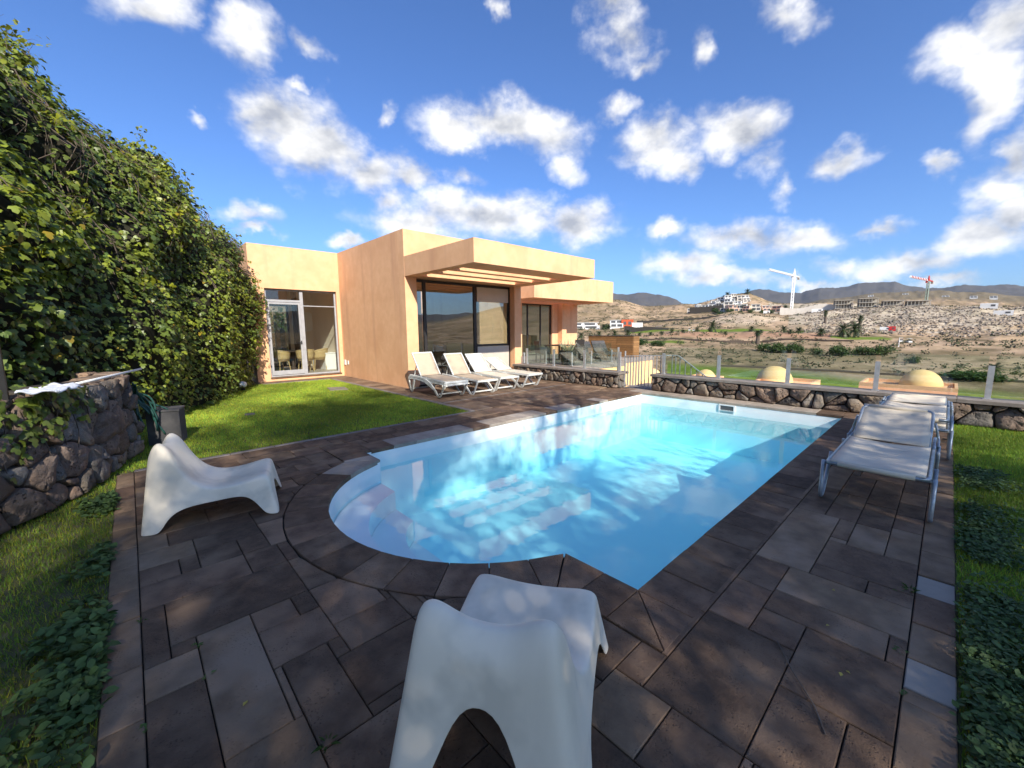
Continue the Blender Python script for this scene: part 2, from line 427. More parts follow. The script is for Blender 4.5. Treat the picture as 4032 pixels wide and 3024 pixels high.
mat('steel_tube', (.38,.42,.45), (.26,.29,.31), scale=14, rough=.38, spec=.5, metal=.5)
mat('plastic_white', (.66,.67,.64), (.60,.605,.57), scale=5, rough=.55, spec=.35, bump=.05, bscale=120, c3=(.50,.49,.43), s3=3.2, bdist=.002)
mat('plastic_chair', (.89,.785,.61), (.85,.745,.575), scale=4, rough=.55, spec=.35, c3=(.68,.60,.46), s3=4.2, streak=(.66,.58,.44), bump=.12, bscale=220, bdist=.0015)
mat('sling_beige', (0.475,0.380,0.275), (0.427,0.342,0.247), scale=3, rough=.85, bump=.2, bscale=260, bdist=.001)
mat('sling_white', (0.684,0.607,0.484), (0.646,0.572,0.452), scale=3, rough=.85, bump=.2, bscale=260, bdist=.001)
mat('canvas', (.72,.62,.47), (.65,.555,.42), scale=3, rough=.9, bump=.3, bscale=180, c3=(.57,.50,.39), s3=2.0, bdist=.002)
mat('grey_box', (.072,.07,.072), (.055,.054,.056), scale=4, rough=.85, bump=.3, bscale=30, c3=(.10,.095,.09), s3=3)
mat('hose_green', (.018,.075,.055), (.014,.055,.045), scale=8, rough=.4, spec=.5)
mat('white_paint', (.78,.78,.76), (.72,.72,.70), scale=4, rough=.6)
mat('cloth_white', (.78,.79,.80), (.72,.73,.75), scale=8, rough=.9)
mat('wood_dark', (.06,.042,.032), (.04,.028,.022), scale=4, rough=.6, stretch=(1,8,8))
mat('wood_screen', (.30,.165,.065), (.22,.115,.045), scale=3, rough=.7, stretch=(2,2,14), obj_var=.22, bump=.2, bscale=30)
mat('rattan', (.46,.35,.17), (.36,.26,.12), scale=30, rough=.7, bump=.5, bscale=90)
mat('pot_dark', (.055,.052,.05), (.04,.038,.036), scale=5, rough=.6)
mat('aloe', (.36,.30,.20), (.26,.25,.13), scale=6, rough=.6)
mat('lawn_soil', (.10,.105,.035), (.11,.10,.045), scale=9, rough=1, bump=.8, bscale=40, c3=(.10,.085,.05), s3=2.5)
mat('blade', (.27,.315,.045), (.19,.25,.034), scale=2.2, rough=.65, spec=.25, attr='tint', translucent=.45, coords='Object')
mat('clover', (.075,.120,.034), (.05,.09,.026), scale=3, rough=.6, spec=.3, attr='tint', translucent=.2)
mat('ivy_leaf', (0.159,0.194,0.031), (0.103,0.133,0.024), scale=1.3, rough=.42, spec=.45, attr='tint', translucent=.26)
mat('ivy_single', (.12,.18,.034), (.08,.13,.028), scale=4, rough=.42, spec=.45, obj_var=.35, translucent=.26)
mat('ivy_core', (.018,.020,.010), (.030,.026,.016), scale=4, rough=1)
mat('vine', (.16,.125,.095), (.09,.07,.055), scale=5, rough=.9)
mat('tree_leaf', (.060,.105,.025), (.045,.08,.02), scale=1.5, rough=.5, attr='tint', translucent=.25)
mat('bark', (.12,.095,.075), (.07,.056,.045), scale=8, rough=.95, bump=.8, bscale=18)
mat('palm_leaf', (.062,.085,.030), (.045,.066,.024), scale=2, rough=.5, attr='tint', translucent=.15)
mat('palm_trunk', (.13,.10,.075), (.085,.066,.05), scale=6, rough=.95)
mat('scrub', (.070,.080,.040), (.10,.098,.055), scale=2, rough=.9, attr='tint')
mat('far_white', (.74,.73,.70), (.68,.67,.64), scale=.2, rough=.8)
mat('far_pink', (.62,.42,.32), (.58,.38,.28), scale=.2, rough=.85)
mat('far_dark', (.07,.072,.075), (.11,.11,.11), scale=.3, rough=.35)
mat('far_red', (.50,.10,.04), (.46,.09,.035), scale=.3, rough=.8)
mat('crane_white', (.76,.76,.76), rough=.6)
mat('crane_red', (.50,.035,.035), rough=.6)
mat('crane_green', (.22,.27,.22), rough=.6)
mat('concrete', (.42,.38,.32), (.34,.31,.26), scale=.4, rough=.9, bump=.3, bscale=3)
mat('pale_wall', (.68,.62,.53), (.58,.52,.44), scale=.15, rough=.9)
mat('boulder', (.31,.25,.19), (.21,.17,.13), scale=.5, rough=.95, attr='tint')
mat('leaf_yellow', (.42,.33,.06), rough=.6)
mat('red_plastic', (.22,.018,.035), rough=.4)
mat('black', (.012,.012,.012), rough=.5)
glass('window_glass', (.80,.86,.84), 1.5, 1.5, 0.0, .10)
glass('rail_glass', (.86,.92,.90), 1.5, .9, 0.0, .035)
glass('door_glass', (.92,.94,.92), 1.5, 1.0, 0.0, .015)

# ================================================================== deck, pool, lawn
PX0, PX1, PY0, PY1 = 2.147, 9.355, 1.17, 5.20          # pool rectangle
CX, CY, CR = 2.663, 3.238, 1.568                        # its rounded entry bay
RO = 1.913
def arc(r, xmax, n):
    """points of the bay circle with x below xmax, from the left corner round to the right one"""
    a = math.acos((xmax-CX)/r); return [(CX+r*math.cos(a+(2*PI-2*a)*i/n), CY+r*math.sin(a+(2*PI-2*a)*i/n)) for i in range(n+1)]
bay = arc(CR, PX0, 28)
OUT = [(PX1,PY0),(PX1,PY1),(PX0,PY1)] + bay + [(PX0,PY0)]

def stone_obj(name, poly, m, parent, top=0.0, gap=.003, thick=.04, bev=.004):
    a = sum(poly[i-1][0]*poly[i][1]-poly[i][0]*poly[i-1][1] for i in range(len(poly)))
    if a < 0: poly = poly[::-1]
    cx = sum(p[0] for p in poly)/len(poly); cy = sum(p[1] for p in poly)/len(poly)
    q = inset([(p[0]-cx, p[1]-cy) for p in poly], gap)
    mb = MB(); mb.prism(q, -thick, 0.0, bev)
    me = mb.mesh(name, m)
    o = link(name, me, parent, Vector((cx, cy, top)) - (wloc(parent) if parent else Vector()))
    o.rotation_euler = (random.uniform(-.003,.003), random.uniform(-.003,.003), 0)
    return o

# bed under the paving, with the pool left out
DX0, DX1, DY0, DY1 = -.245, 9.86, -.17, 6.38
mb = MB(); zb = -.022
for lo, hi in [((DX0,DY0),(1.0,DY1)), ((1.0,DY0),(DX1,PY0-.02)), ((1.0,PY1+.02),(DX1,DY1)), ((PX1+.02,PY0-.02),(DX1,PY1+.02))]:
    mb.box((lo[0],lo[1],-.14), (hi[0],hi[1],zb))
for i in range(len(bay)-1):                      # bed between the bay's wall and the straight edge of the sheet
    (xa,ya),(xb,yb) = bay[i],bay[i+1]
    fx = lambda x,y: ((x-CX)*1.012+CX, (y-CY)*1.012+CY)
    (xa,ya),(xb,yb) = fx(xa,ya), fx(xb,yb)
    mb.prism([(1.0,ya),(1.0,yb),(xb,yb),(xa,ya)], -.14, zb)
mb.prism([(1.0,PY0-.02),(PX0-.02,PY0-.02),(PX0-.02,bay[-1][1]-.01),(1.0,bay[-1][1]-.01)], -.14, zb)
mb.prism([(1.0,bay[0][1]+.01),(PX0-.02,bay[0][1]+.01),(PX0-.02,PY1+.02),(1.0,PY1+.02)], -.14, zb)
deck = struct('pool_deck', mb.mesh('pool_deck', 'joint_soil'))

G = .035
NX, NY = int(round((9.85+.10)/G)), int(round(6.30/G))
occ = np.zeros((NX, NY), bool)
cxs = -.10 + (np.arange(NX)+.5)*G; cys = (np.arange(NY)+.5)*G
XX, YY = np.meshgrid(cxs, cys, indexing='ij')
occ |= (XX > 1.795) & (YY > .825) & (YY < 5.58)
occ |= ((XX-CX)**2 + (YY-CY)**2 < (RO-.10)**2)
TILES = [(3.12,.485,4.245,.82,'g'),(3.735,.385,3.83,.485,'g'),(3.83,.385,4.245,.485,'d'),(3.735,.17,4.245,.385,'g'),(3.31,0,3.735,.485,'d'),
 (3.12,.21,3.31,.485,'d'),(3.12,0,3.31,.21,'d'),(2.74,.59,3.12,.82,'b'),(2.28,.59,2.74,.82,'b'),(2.76,0,3.12,.59,'g'),(2.53,.07,2.76,.59,'d'),(2.53,0,2.76,.07,'b'),
 (2.27,.37,2.53,.59,'b'),(2.005,0,2.53,.37,'d'),(1.55,.14,2.005,.37,'d'),(1.55,0,2.005,.14,'d'),(1.55,.37,2.27,.82,'d'),(4.245,.59,5.0,.82,'d'),(4.245,.385,4.6,.59,'b'),
 (0,2.60,.68,3.03,'d'),(-.1,2.47,0,3.03,'d'),(0,2.47,.12,2.60,'d'),(-.1,2.24,.12,2.47,'g'),(-.1,1.5,.12,2.24,'d'),(.12,1.725,.345,2.60,'g'),(.345,2.37,.57,2.60,'b'),
 (.57,2.37,.68,2.60,'d'),(.345,2.055,.68,2.37,'b'),(.345,1.725,.39,2.055,'d'),(.39,1.505,.61,2.055,'d'),(.61,1.91,.68,2.055,'d'),(-.1,3.03,.45,3.37,'b'),(.45,3.03,.68,3.37,'d'),
 (-.1,3.37,.11,3.59,'b'),(.11,3.37,.21,3.59,'d'),(-.1,3.59,.21,3.88,'g'),(.21,3.37,.45,3.63,'d'),(.21,3.63,.64,3.88,'d'),(.45,3.37,.64,3.63,'d'),(-.1,3.88,.08,4.16,'g'),(.08,3.88,.64,4.16,'b'),
 (.68,1.91,1.03,2.16,'b'),(.61,1.57,1.03,1.91,'d'),(.39,1.07,.87,1.505,'d'),(1.03,1.57,1.45,1.91,'d'),(.87,.93,1.45,1.5,'d'),(.87,.55,1.23,.93,'d'),(1.23,.37,1.55,.65,'d'),(1.23,.65,1.55,.93,'g'),
 (.12,1.2,.39,1.725,'g'),(-.1,.9,.12,1.5,'d')]
rects = []
def take(i0, j0, i1, j1, c):
    occ[i0:i1, j0:j1] = True
    rects.append((-.10+i0*G, j0*G, -.10+i1*G, j1*G, c))
for x0,y0,x1,y1,c in TILES:
    take(int(round((x0+.10)/G)), int(round(y0/G)), int(round((x1+.10)/G)), int(round(y1/G)), c)
MENU = [(17,10),(10,17),(13,10),(20,10),(10,7),(13,13),(17,13),(24,13),(10,10),(20,7),(16,14),(22,12)]
R5 = random.Random(11)
for i in range(NX):
    for j in range(NY):
        if occ[i,j]: continue
        w, h = R5.choice(MENU)
        jj = j
        while jj < NY and jj-j < h and not occ[i,jj]: jj += 1
        if NY-jj < 4 and not occ[i,jj:NY].any(): jj = NY
        ii = i
        while ii < NX and ii-i < w and not occ[ii,j:jj].any(): ii += 1
        if NX-ii < 4 and not occ[ii:NX,j:jj].any(): ii = NX
        take(i, j, ii, jj, R5.choice('ddddbbbg'))
MC = dict(d='stone_dark', b='stone_brown', g='stone_grey')
def clip_ring(x0, y0, x1, y1):
    per = []
    for (ax,ay),(bx,by) in (((x0,y0),(x1,y0)),((x1,y0),(x1,y1)),((x1,y1),(x0,y1)),((x0,y1),(x0,y0))):
        n = max(2, int(max(abs(bx-ax),abs(by-ay))/.012)); per += [(ax+(bx-ax)*k/n, ay+(by-ay)*k/n) for k in range(n)]
    ins = [math.hypot(p[0]-CX,p[1]-CY) < RO+.004 for p in per]
    if not any(ins): return [[(x0,y0),(x1,y0),(x1,y1),(x0,y1)]]
    if all(ins): return []
    n = len(per); st = next(k for k in range(n) if ins[k-1] and not ins[k]); runs = []; cur = []
    for k in range(n):
        p = per[(st+k)%n]
        if ins[(st+k)%n]:
            if cur: runs.append(cur); cur = []
        else: cur.append(p)
    if cur: runs.append(cur)
    out = []
    for r in runs:
        a0 = math.atan2(r[-1][1]-CY, r[-1][0]-CX)%(2*PI); a1 = math.atan2(r[0][1]-CY, r[0][0]-CX)%(2*PI)
        pts = [r[0]]
        for k in range(1,len(r)-1):
            v1 = (r[k][0]-r[k-1][0], r[k][1]-r[k-1][1]); v2 = (r[k+1][0]-r[k][0], r[k+1][1]-r[k][1])
            if abs(v1[0]*v2[1]-v1[1]*v2[0]) > 1e-7: pts.append(r[k])
        pts.append(r[-1])
        m = max(2,int(abs(a1-a0)*RO/.08)); pts += [(CX+(RO+.004)*math.cos(a0+(a1-a0)*k/m), CY+(RO+.004)*math.sin(a0+(a1-a0)*k/m)) for k in range(m+1)][1:-1]
        area = abs(sum(pts[i-1][0]*pts[i][1]-pts[i][0]*pts[i-1][1] for i in range(len(pts))))/2
        if area > .0025: out.append(pts)
    return out
for x0,y0,x1,y1,c in rects:
    for poly in (clip_ring(x0,y0,x1,y1) if x0 < 1.8 and y1 > 1.2 and y0 < 5.3 else [[(x0,y0),(x1,y0),(x1,y1),(x0,y1)]]):
        stone_obj('paving_stone', poly, MC[c], deck, top=R5.uniform(-.003,.001), gap=.0028)
# border slabs along both lawns
y = -.17
for yj in (.35,.62,1.02,1.42,1.78,2.16,2.54,3.01,3.37,3.72,4.05,4.5,4.95,5.3,5.75,6.3):
    stone_obj('border_slab', [(-.245,y),(-.10,y),(-.10,yj),(-.245,yj)], R5.choice(['stone_grey','stone_brown','stone_grey']), deck, top=R5.uniform(-.006,0)); y = yj
x = -.10
xs = [.3,.7,1.1,1.5,1.9,2.30,2.40,2.64,2.99,3.35,3.615,4.03,4.45,4.8,5.2,5.62,6.0,6.4,6.85,7.2,7.7,8.1,8.5,8.95,9.4,9.85]
for xj in xs:
    mm = 'stone_blue' if abs(xj-2.64) < .01 or abs(xj-3.615) < .01 else R5.choice(['stone_grey','stone_brown','stone_grey'])
    stone_obj('border_slab', [(x,-.17),(xj,-.17),(xj,0),(x,0)], mm, deck, top=R5.uniform(-.006,.002)); x = xj
# pale kerb beside the left lawn
x = -.10
while x < 4.8:
    xj = min(4.83, x + R5.uniform(.38,.62))
    stone_obj('kerb_stone', [(x,6.30),(xj,6.30),(xj,6.38),(x,6.38)], 'cap_stone', deck, top=.006, bev=.008); x = xj

# ---- pool shell
pool = thing('swimming_pool', 'rectangular swimming pool with rounded entry bay and white plaster walls', 'pool', (5.7,3.2,0))
FLOOR = -1.12
n = len(OUT)
mb = MB(); mb.add([(x,y,-.028) for x,y in OUT] + [(x,y,-.27) for x,y in OUT], [(i,n+i,n+(i+1)%n,(i+1)%n) for i in range(n)])
mb.build('upper_wall', 'pool_white', pool)
mb = MB(); mb.add([(x,y,-.27) for x,y in OUT] + [(x,y,FLOOR) for x,y in OUT], [(i,n+i,n+(i+1)%n,(i+1)%n) for i in range(n)])
mb.build('lower_wall', 'pool_blue', pool)
mb = MB(); mb.add([(x,y,FLOOR) for x,y in OUT], [tuple(range(n))]); mb.build('pool_floor', 'pool_blue', pool)
for r0, r1, zt in ((1.56,1.22,-.30),(1.215,.87,-.52),(.865,.53,-.76)):
    o1, o2 = arc(r0, PX0-.004, 24), arc(r1, PX0-.004, 24)[::-1]
    mb = MB(); mb.prism(o1+o2 if r1 else o1, FLOOR+.004, zt); mb.build('entry_step', 'pool_white', pool)
# skimmer mouth in the far wall
mb = MB()
for lo, hi in [((9.335,3.0,-.195),(9.352,3.33,-.17)),((9.335,3.0,-.075),(9.352,3.33,-.05)),((9.335,3.0,-.17),(9.352,3.03,-.075)),((9.335,3.30,-.17),(9.352,3.33,-.075))]:
    mb.box(lo, hi)
sk = mb.build('skimmer', 'white_paint', pool)
MB().box((9.345,3.03,-.17),(9.351,3.30,-.075)).build('skimmer_dark_plate', 'far_dark', sk)  # dark plate standing in for the shade inside the open mouth

# ---- coping stones
def cop(poly, m=None, top=.002): stone_obj('coping_stone', poly, m or R5.choice(['stone_dark','stone_dark','stone_brown']), pool, top=top, gap=.0028, thick=.05)
A0 = math.atan2(bay[0][1]-CY, bay[0][0]-CX); A1 = 2*PI-A0
ri = CR-.012
for k in range(14):
    a, b = A0+(A1-A0)*k/14, A0+(A1-A0)*(k+1)/14
    inn = [(CX+ri*math.cos(t), CY+ri*math.sin(t)) for t in (a,(a+b)/2,b)]; ou = [(CX+RO*math.cos(t), CY+RO*math.sin(t)) for t in (b,(a+b)/2,a)]
    if k == 0: inn[0] = (PX0-.004, bay[0][1]); ou[-1] = (1.80, CY+math.sqrt(RO**2-(1.80-CX)**2))
    if k == 13: inn[-1] = (PX0-.004, bay[-1][1]); ou[0] = (1.80, CY-math.sqrt(RO**2-(1.80-CX)**2))
    if k in (0,13): ou.pop(1)
    cop(inn+ou, 'stone_pale' if k in (0,1) else None)
e = .008
cop([(1.80,1.42),(PX0+e,1.42),(PX0+e,bay[-1][1]-.003),(1.80,CY-math.sqrt(RO**2-(1.80-CX)**2)-.003)])
cop([(1.80,PY0),(PX0+e,PY0),(PX0+e,1.42),(1.80,1.42)])
cop([(PX0,PY0),(1.80,PY0),(1.80,.825)]); cop([(PX0,PY0),(1.80,.825),(PX0,.825)])
yb = CY+math.sqrt(RO**2-(1.80-CX)**2)+.003
cop([(1.80,yb),(PX0+e,bay[0][1]+.003),(PX0+e,5.0),(1.80,5.0)], 'stone_pale'); cop([(1.80,5.0),(PX0+e,5.0),(PX0+e,PY1),(1.80,PY1)]); cop([(1.80,PY1),(PX0+.10,PY1),(PX0+.10,5.58),(1.80,5.58)])
x = PX0
while x < PX1-.02:
    xj = x + .325 + R5.uniform(-.02,.03)
    if PX1-xj < .2: xj = PX1
    cop([(x,.825),(xj,.825),(xj,PY0+e),(x,PY0+e)], top=R5.uniform(-.001,.003)); x = xj
x = PX0+.10; k = 0
while x < PX1-.02:
    xj = x + .345 + R5.uniform(-.02,.03)
    if PX1-xj < .2: xj = PX1
    cop([(x,PY1-e),(xj,PY1-e),(xj,5.58),(x,5.58)], 'stone_pale' if k in (1,2,3,4,6,7,8,9,11,12,15) else None); x = xj; k += 1
y = .825; k = 0
while y < 5.56:
    yj = y + .40 + R5.uniform(-.03,.04)
    if 5.58-yj < .2: yj = 5.58
    cop([(PX1-e,y),(9.86,y),(9.86,yj),(PX1-e,yj)], 'stone_pale' if R5.random() < .45 else None); y = yj; k += 1

# ---- water
wm = bpy.data.materials.new('water'); MATS['water'] = wm
wn_, wl_ = nodes_of(wm); wn_.remove(wn_['Principled BSDF'])
t_ = wn_.new('ShaderNodeTexCoord'); na = wn_.new('ShaderNodeTexNoise'); na.inputs['Scale'].default_value = 2.6; na.inputs['Detail'].default_value = 3; wl_.new(t_.outputs['Object'], na.inputs['Vector'])
nb = wn_.new('ShaderNodeTexNoise'); nb.inputs['Scale'].default_value = 11; nb.inputs['Detail'].default_value = 2; wl_.new(t_.outputs['Object'], nb.inputs['Vector'])
ad_ = wn_.new('ShaderNodeMath'); ad_.operation = 'MULTIPLY_ADD'; wl_.new(nb.outputs['Fac'], ad_.inputs[0]); ad_.inputs[1].default_value = .16; wl_.new(na.outputs['Fac'], ad_.inputs[2])
bp_ = wn_.new('ShaderNodeBump'); bp_.inputs['Strength'].default_value = .25; bp_.inputs['Distance'].default_value = .008; wl_.new(ad_.outputs[0], bp_.inputs['Height'])
tr_ = wn_.new('ShaderNodeBsdfTransparent'); tr_.inputs[0].default_value = (.97,.99,1,1)
gl_ = wn_.new('ShaderNodeBsdfGlossy'); gl_.inputs['Roughness'].default_value = .0; gl_.inputs[0].default_value = (1,1,1,1); wl_.new(bp_.outputs[0], gl_.inputs['Normal'])
fr_ = schlick(wn_, wl_, .024, bp_.outputs[0])
ms_ = wn_.new('ShaderNodeMixShader'); wl_.new(fr_, ms_.inputs[0]); wl_.new(tr_.outputs[0], ms_.inputs[1]); wl_.new(gl_.outputs[0], ms_.inputs[2])
wl_.new(ms_.outputs[0], wn_['Material Output'].inputs['Surface'])
va = wn_.new('ShaderNodeVolumeAbsorption'); va.inputs['Color'].default_value = (0.0,.955,.995,1); va.inputs['Density'].default_value = .19
wl_.new(va.outputs[0], wn_['Material Output'].inputs['Volume'])
mb = MB(); mb.prism([(x+(.006 if x > 5 else -.006), y+(.006 if y > 3.2 else -.006)) for x,y in OUT], FLOOR-.02, -.16)
struct('pool_water', mb.mesh('pool_water', 'water'))

# ---- lawn soil sheets
mb = MB(); zl = -.018
for lo, hi in [((-14,6.38),(4.83,34)), ((-14,-14),(-.245,6.38)), ((-.245,-14),(9.85,-.17)), ((9.85,-14),(14,-.9))]:
    mb.box((lo[0],lo[1],-.5), (hi[0],hi[1],zl))
lawn = struct('lawn', mb.mesh('lawn', 'lawn_soil'))
def blades(n, fn, h0, h1, w, zbase=zl, yellow=.25, dens=None):
    p = fn(n); n = len(p)
    a = rng.uniform(0, 2*PI, n); lean = rng.uniform(.15, .9, n); h = rng.uniform(h0, h1, n)
    d = np.stack([np.cos(a), np.sin(a)], 1); s = np.stack([-d[:,1], d[:,0]], 1)*w*rng.uniform(.6,1.3,(n,1))
    z = np.full((n,1), zbase)
    b0 = np.hstack([p-s, z]); b1 = np.hstack([p+s, z]); t = np.hstack([p + d*(lean*h)[:,None], z+h[:,None]])
    V = np.stack([b0,b1,t],1).reshape(-1,3); F = np.arange(3*n).reshape(-1,3)
    y = rng.random((n,1)) < yellow; v = rng.uniform(.65,1.3,(n,1))
    patch = .75+.5*(np.sin(p[:,0:1]*2.1+np.sin(p[:,1:2]*1.3)*2)+1)*.5
    T = np.where(y, np.array([[1.5,1.25,1.0]]), np.array([[.80,1.08,.9]]))*v*patch
    return V, F, np.repeat(T, 3, axis=0)
def merge(parts):
    o = 0; Vs, Fs, Ts = [], [], []
    for V,F,T in parts: Vs.append(V); Fs.append(F+o); Ts.append(T); o += len(V)
    return np.vstack(Vs), np.vstack(Fs), np.vstack(Ts)
def uni(x0,y0,x1,y1):
    return lambda n: np.stack([rng.uniform(x0,x1,n), rng.uniform(y0,y1,n)],1)
def left_lawn(n):
    p = uni(-.3,6.39,4.82,14.3)(n); keep = ~((p[:,0] > 2.9) & (p[:,1] > 14.12)) & (p[:,1] < 8.1 + 2.35*(p[:,0]+.3) + 1.2)
    return p[keep]
V,F,T = merge([blades(210000, left_lawn, .018, .045, .0035, yellow=.38)]); T = T*1.4  # tint raised to put the sunlit brightness into the blade colour
tag(link('lawn_grass', np_mesh('lawn_grass', V, F, 'blade', T)), 'sunlit mown grass of the lawn before the house', 'grass', kind='stuff')
def left_strip(n):
    p = uni(-3.4,.2,-.25,7.6)(n); wall_x = np.interp(p[:,1], [1.4,2.75,4.1,5.09,5.36,5.69,6.18,6.72,7.37], [-3.7,-2.6,-1.6,-.95,-.76,-.58,-.4,-.25,-.1])
    return p[(p[:,0] > wall_x)]
V,F,T = merge([blades(130000, left_strip, .015, .045, .0026, yellow=.35), blades(60000, uni(-4.2,-4.5,-.25,.2), .02, .05, .004, yellow=.3)])
tag(link('shaded_grass', np_mesh('shaded_grass', V, F, 'blade', T)), 'shaded grass strip below the curved stone wall', 'grass', kind='stuff')
V,F,T = merge([blades(160000, uni(-.2,-2.2,9.84,-.175), .02, .055, .003, yellow=.15), blades(90000, uni(-.2,-6.5,9.84,-2.2), .02, .055, .005, yellow=.15), blades(30000, uni(9.9,-6.5,13.9,-.95), .02, .055, .006, yellow=.15)])
tag(link('side_grass', np_mesh('side_grass', V, F, 'blade', T)), 'dark green grass along the right side of the paving', 'grass', kind='stuff')
# broad-leaved weeds
LEAF_V = [(0,0,0),(-.32,.35,.05),(.32,.35,.05),(-.30,.7,.02),(.30,.7,.02),(0,1.05,-.08),(0,.5,-.04)]
LEAF_F = [(0,6,1),(0,2,6),(1,6,3),(2,4,6),(3,6,5),(6,4,5)]
def weeds(n, fn, s0, s1):
    p = fn(n); n = len(p); out = []
    for k in range(4):
        c = np.hstack([p + rng.normal(0,.012,(n,2)), zl+.015+rng.uniform(.01,.05,(n,1))])
        nr = np.hstack([rng.normal(0,.45,(n,2)), np.ones((n,1))])
        out.append(scatter(LEAF_V, LEAF_F, c, nr, rng.uniform(s0,s1,n), None, np.array([[1,1,1]])*rng.uniform(.7,1.6,(n,1))))
    return merge(out)
def near_edge(n):
    y = rng.uniform(.3,5.5,n)**1; x = -.25 - np.abs(rng.normal(0,.10+.10*(y<2.4),n)); clump = np.sin(y*5.1)+np.sin(y*2.3+1) + (y < 2.6)*1.2
    p = np.stack([x,y],1); return p[(clump+rng.normal(0,.5,n) > .4)]
V,F,T = weeds(1900, near_edge, .024, .060)
tag(link('leafy_weeds', np_mesh('leafy_weeds', V, F, 'clover', T)), 'broad-leaved green weeds creeping over the left paving edge', 'weeds', kind='stuff')
def side_edge(n):
    x = rng.uniform(1.4,6.8,n); y = -.18 - np.abs(rng.normal(0,.16,n)) - .02*x*rng.random(n); cl = np.sin(x*3.1)+np.sin(x*7+2)*.6+(x<3.6)*1.1
    p = np.stack([x,y],1); return p[cl+rng.normal(0,.5,n) > .1]
V,F,T = weeds(4200, side_edge, .016, .036)
tag(link('clover_patch', np_mesh('clover_patch', V, F, 'clover', T)), 'clover-like weeds growing along the right paving edge', 'weeds', kind='stuff')

# ================================================================== the villa
HX, HY, FL, TOP = 5.58, 10.17, .12, 4.28
house = thing('villa', 'peach-plastered flat-roofed villa with cantilevered pergola canopies and tall glazing', 'house', (HX,HY,0))
def hp(name, boxes, m, parent=None, bev=0):
    mb = MB()
    for lo, hi in boxes: mb.box(lo, hi, bev)
    return mb.build(name, m, parent or house)
LW = 2.87; LY = 14.83; T = .30
DL, DR, DT = 3.25, 5.46, 2.955                     # dining door opening
hp('wing_wall', [((LW,LY,-.4),(DL,LY+T,TOP)), ((DR,LY,-.4),(HX,LY+T,TOP)), ((DL,LY,DT),(DR,LY+T,TOP)), ((DL,LY,-.4),(DR,LY+T,FL))], 'wall_peach')
hp('wing_side_wall', [((LW,LY+T,-.4),(LW+T,15.6,TOP)), ((LW,15.6,-.4),(LW+T,16.4,.9)), ((LW,15.6,2.6),(LW+T,16.4,TOP)), ((LW,16.4,-.4),(LW+T,19.0,TOP))], 'wall_peach')
hp('court_wall', [((HX,HY+.322,-.4),(HX+T,LY+T,TOP))], 'wall_peach')
hp('gate_pier', [((HX,HY,-.4),(5.935,HY+.32,3.048))], 'wall_peach')
hp('corner_pier', [((9.655,HY,-.4),(9.955,HY+.24,3.05))], 'wall_peach')
hp('front_parapet', [((HX,HY,3.05),(9.955,HY+.32,TOP))], 'wall_peach')
hp('east_parapet', [((9.655,HY+.322,3.05),(9.953,16.06,TOP-.003))], 'wall_peach')
hp('roof_slab', [((HX+T,HY+.32,3.30),(9.655,19.0,3.60)), ((LW+T,LY+T,3.30),(HX+T-.002,19.0,3.60))], 'wall_peach')
hp('rear_wall', [((LW,19.0,-.4),(3.5,19.3,TOP)), ((5.0,19.0,-.4),(15.8,19.3,TOP)), ((3.5,19.0,2.7),(5.0,19.3,TOP)), ((3.5,19.0,-.4),(5.0,19.3,FL))], 'wall_peach')
# rooms
hp('dining_floor', [((LW+T,LY+T,-.1),(HX+.6,19.0,FL-.004))], 'floor_inside')
hp('living_floor', [((HX+T,HY+.24,-.1),(9.953,16.06,FL-.006)), ((HX+.602,16.06,-.1),(9.953,19.0,FL-.006))], 'floor_inside')
hp('room_divider', [((HX+.3,LY+T+.001,FL),(HX+.55,18.998,3.30))], 'wall_inside')
hp('living_lining', [((HX+T+.002,HY+.33,FL),(HX+T+.03,LY+T,3.29)), ((HX+.56,16.2,FL),(9.65,16.25,3.29))], 'wall_inside')
hp('dining_lining', [((4.98,18.95,FL),(HX+.3,18.998,3.29))], 'wall_inside')
hp('dining_lining', [((LW+T+.002,16.5,FL),(LW+T+.03,18.9,3.29))], 'wall_inside')
# main pergola canopy: fascias and lamellae
Z0, Z1, YC, XC = 3.05, 3.567, 7.145, 9.955
hp('canopy_fascia', [((HX+.003,YC,Z0),(XC,YC+.185,Z1))], 'wall_peach')
hp('canopy_soffit', [((5.87,YC+.185,Z0),(9.40,YC+.79,3.36))], 'wall_peach')
hp('canopy_beam', [((HX+.003,YC+.185,Z0),(5.87,HY,Z1))], 'wall_peach')
hp('canopy_beam', [((9.40,YC+.185,Z0),(XC,HY,Z1))], 'wall_peach')
for y0, y1 in ((8.375,8.56),(9.11,9.325),(9.885,HY)):
    hp('canopy_lamella', [((5.87,y0,Z0+.002),(9.40,y1,3.437))], 'wall_peach')

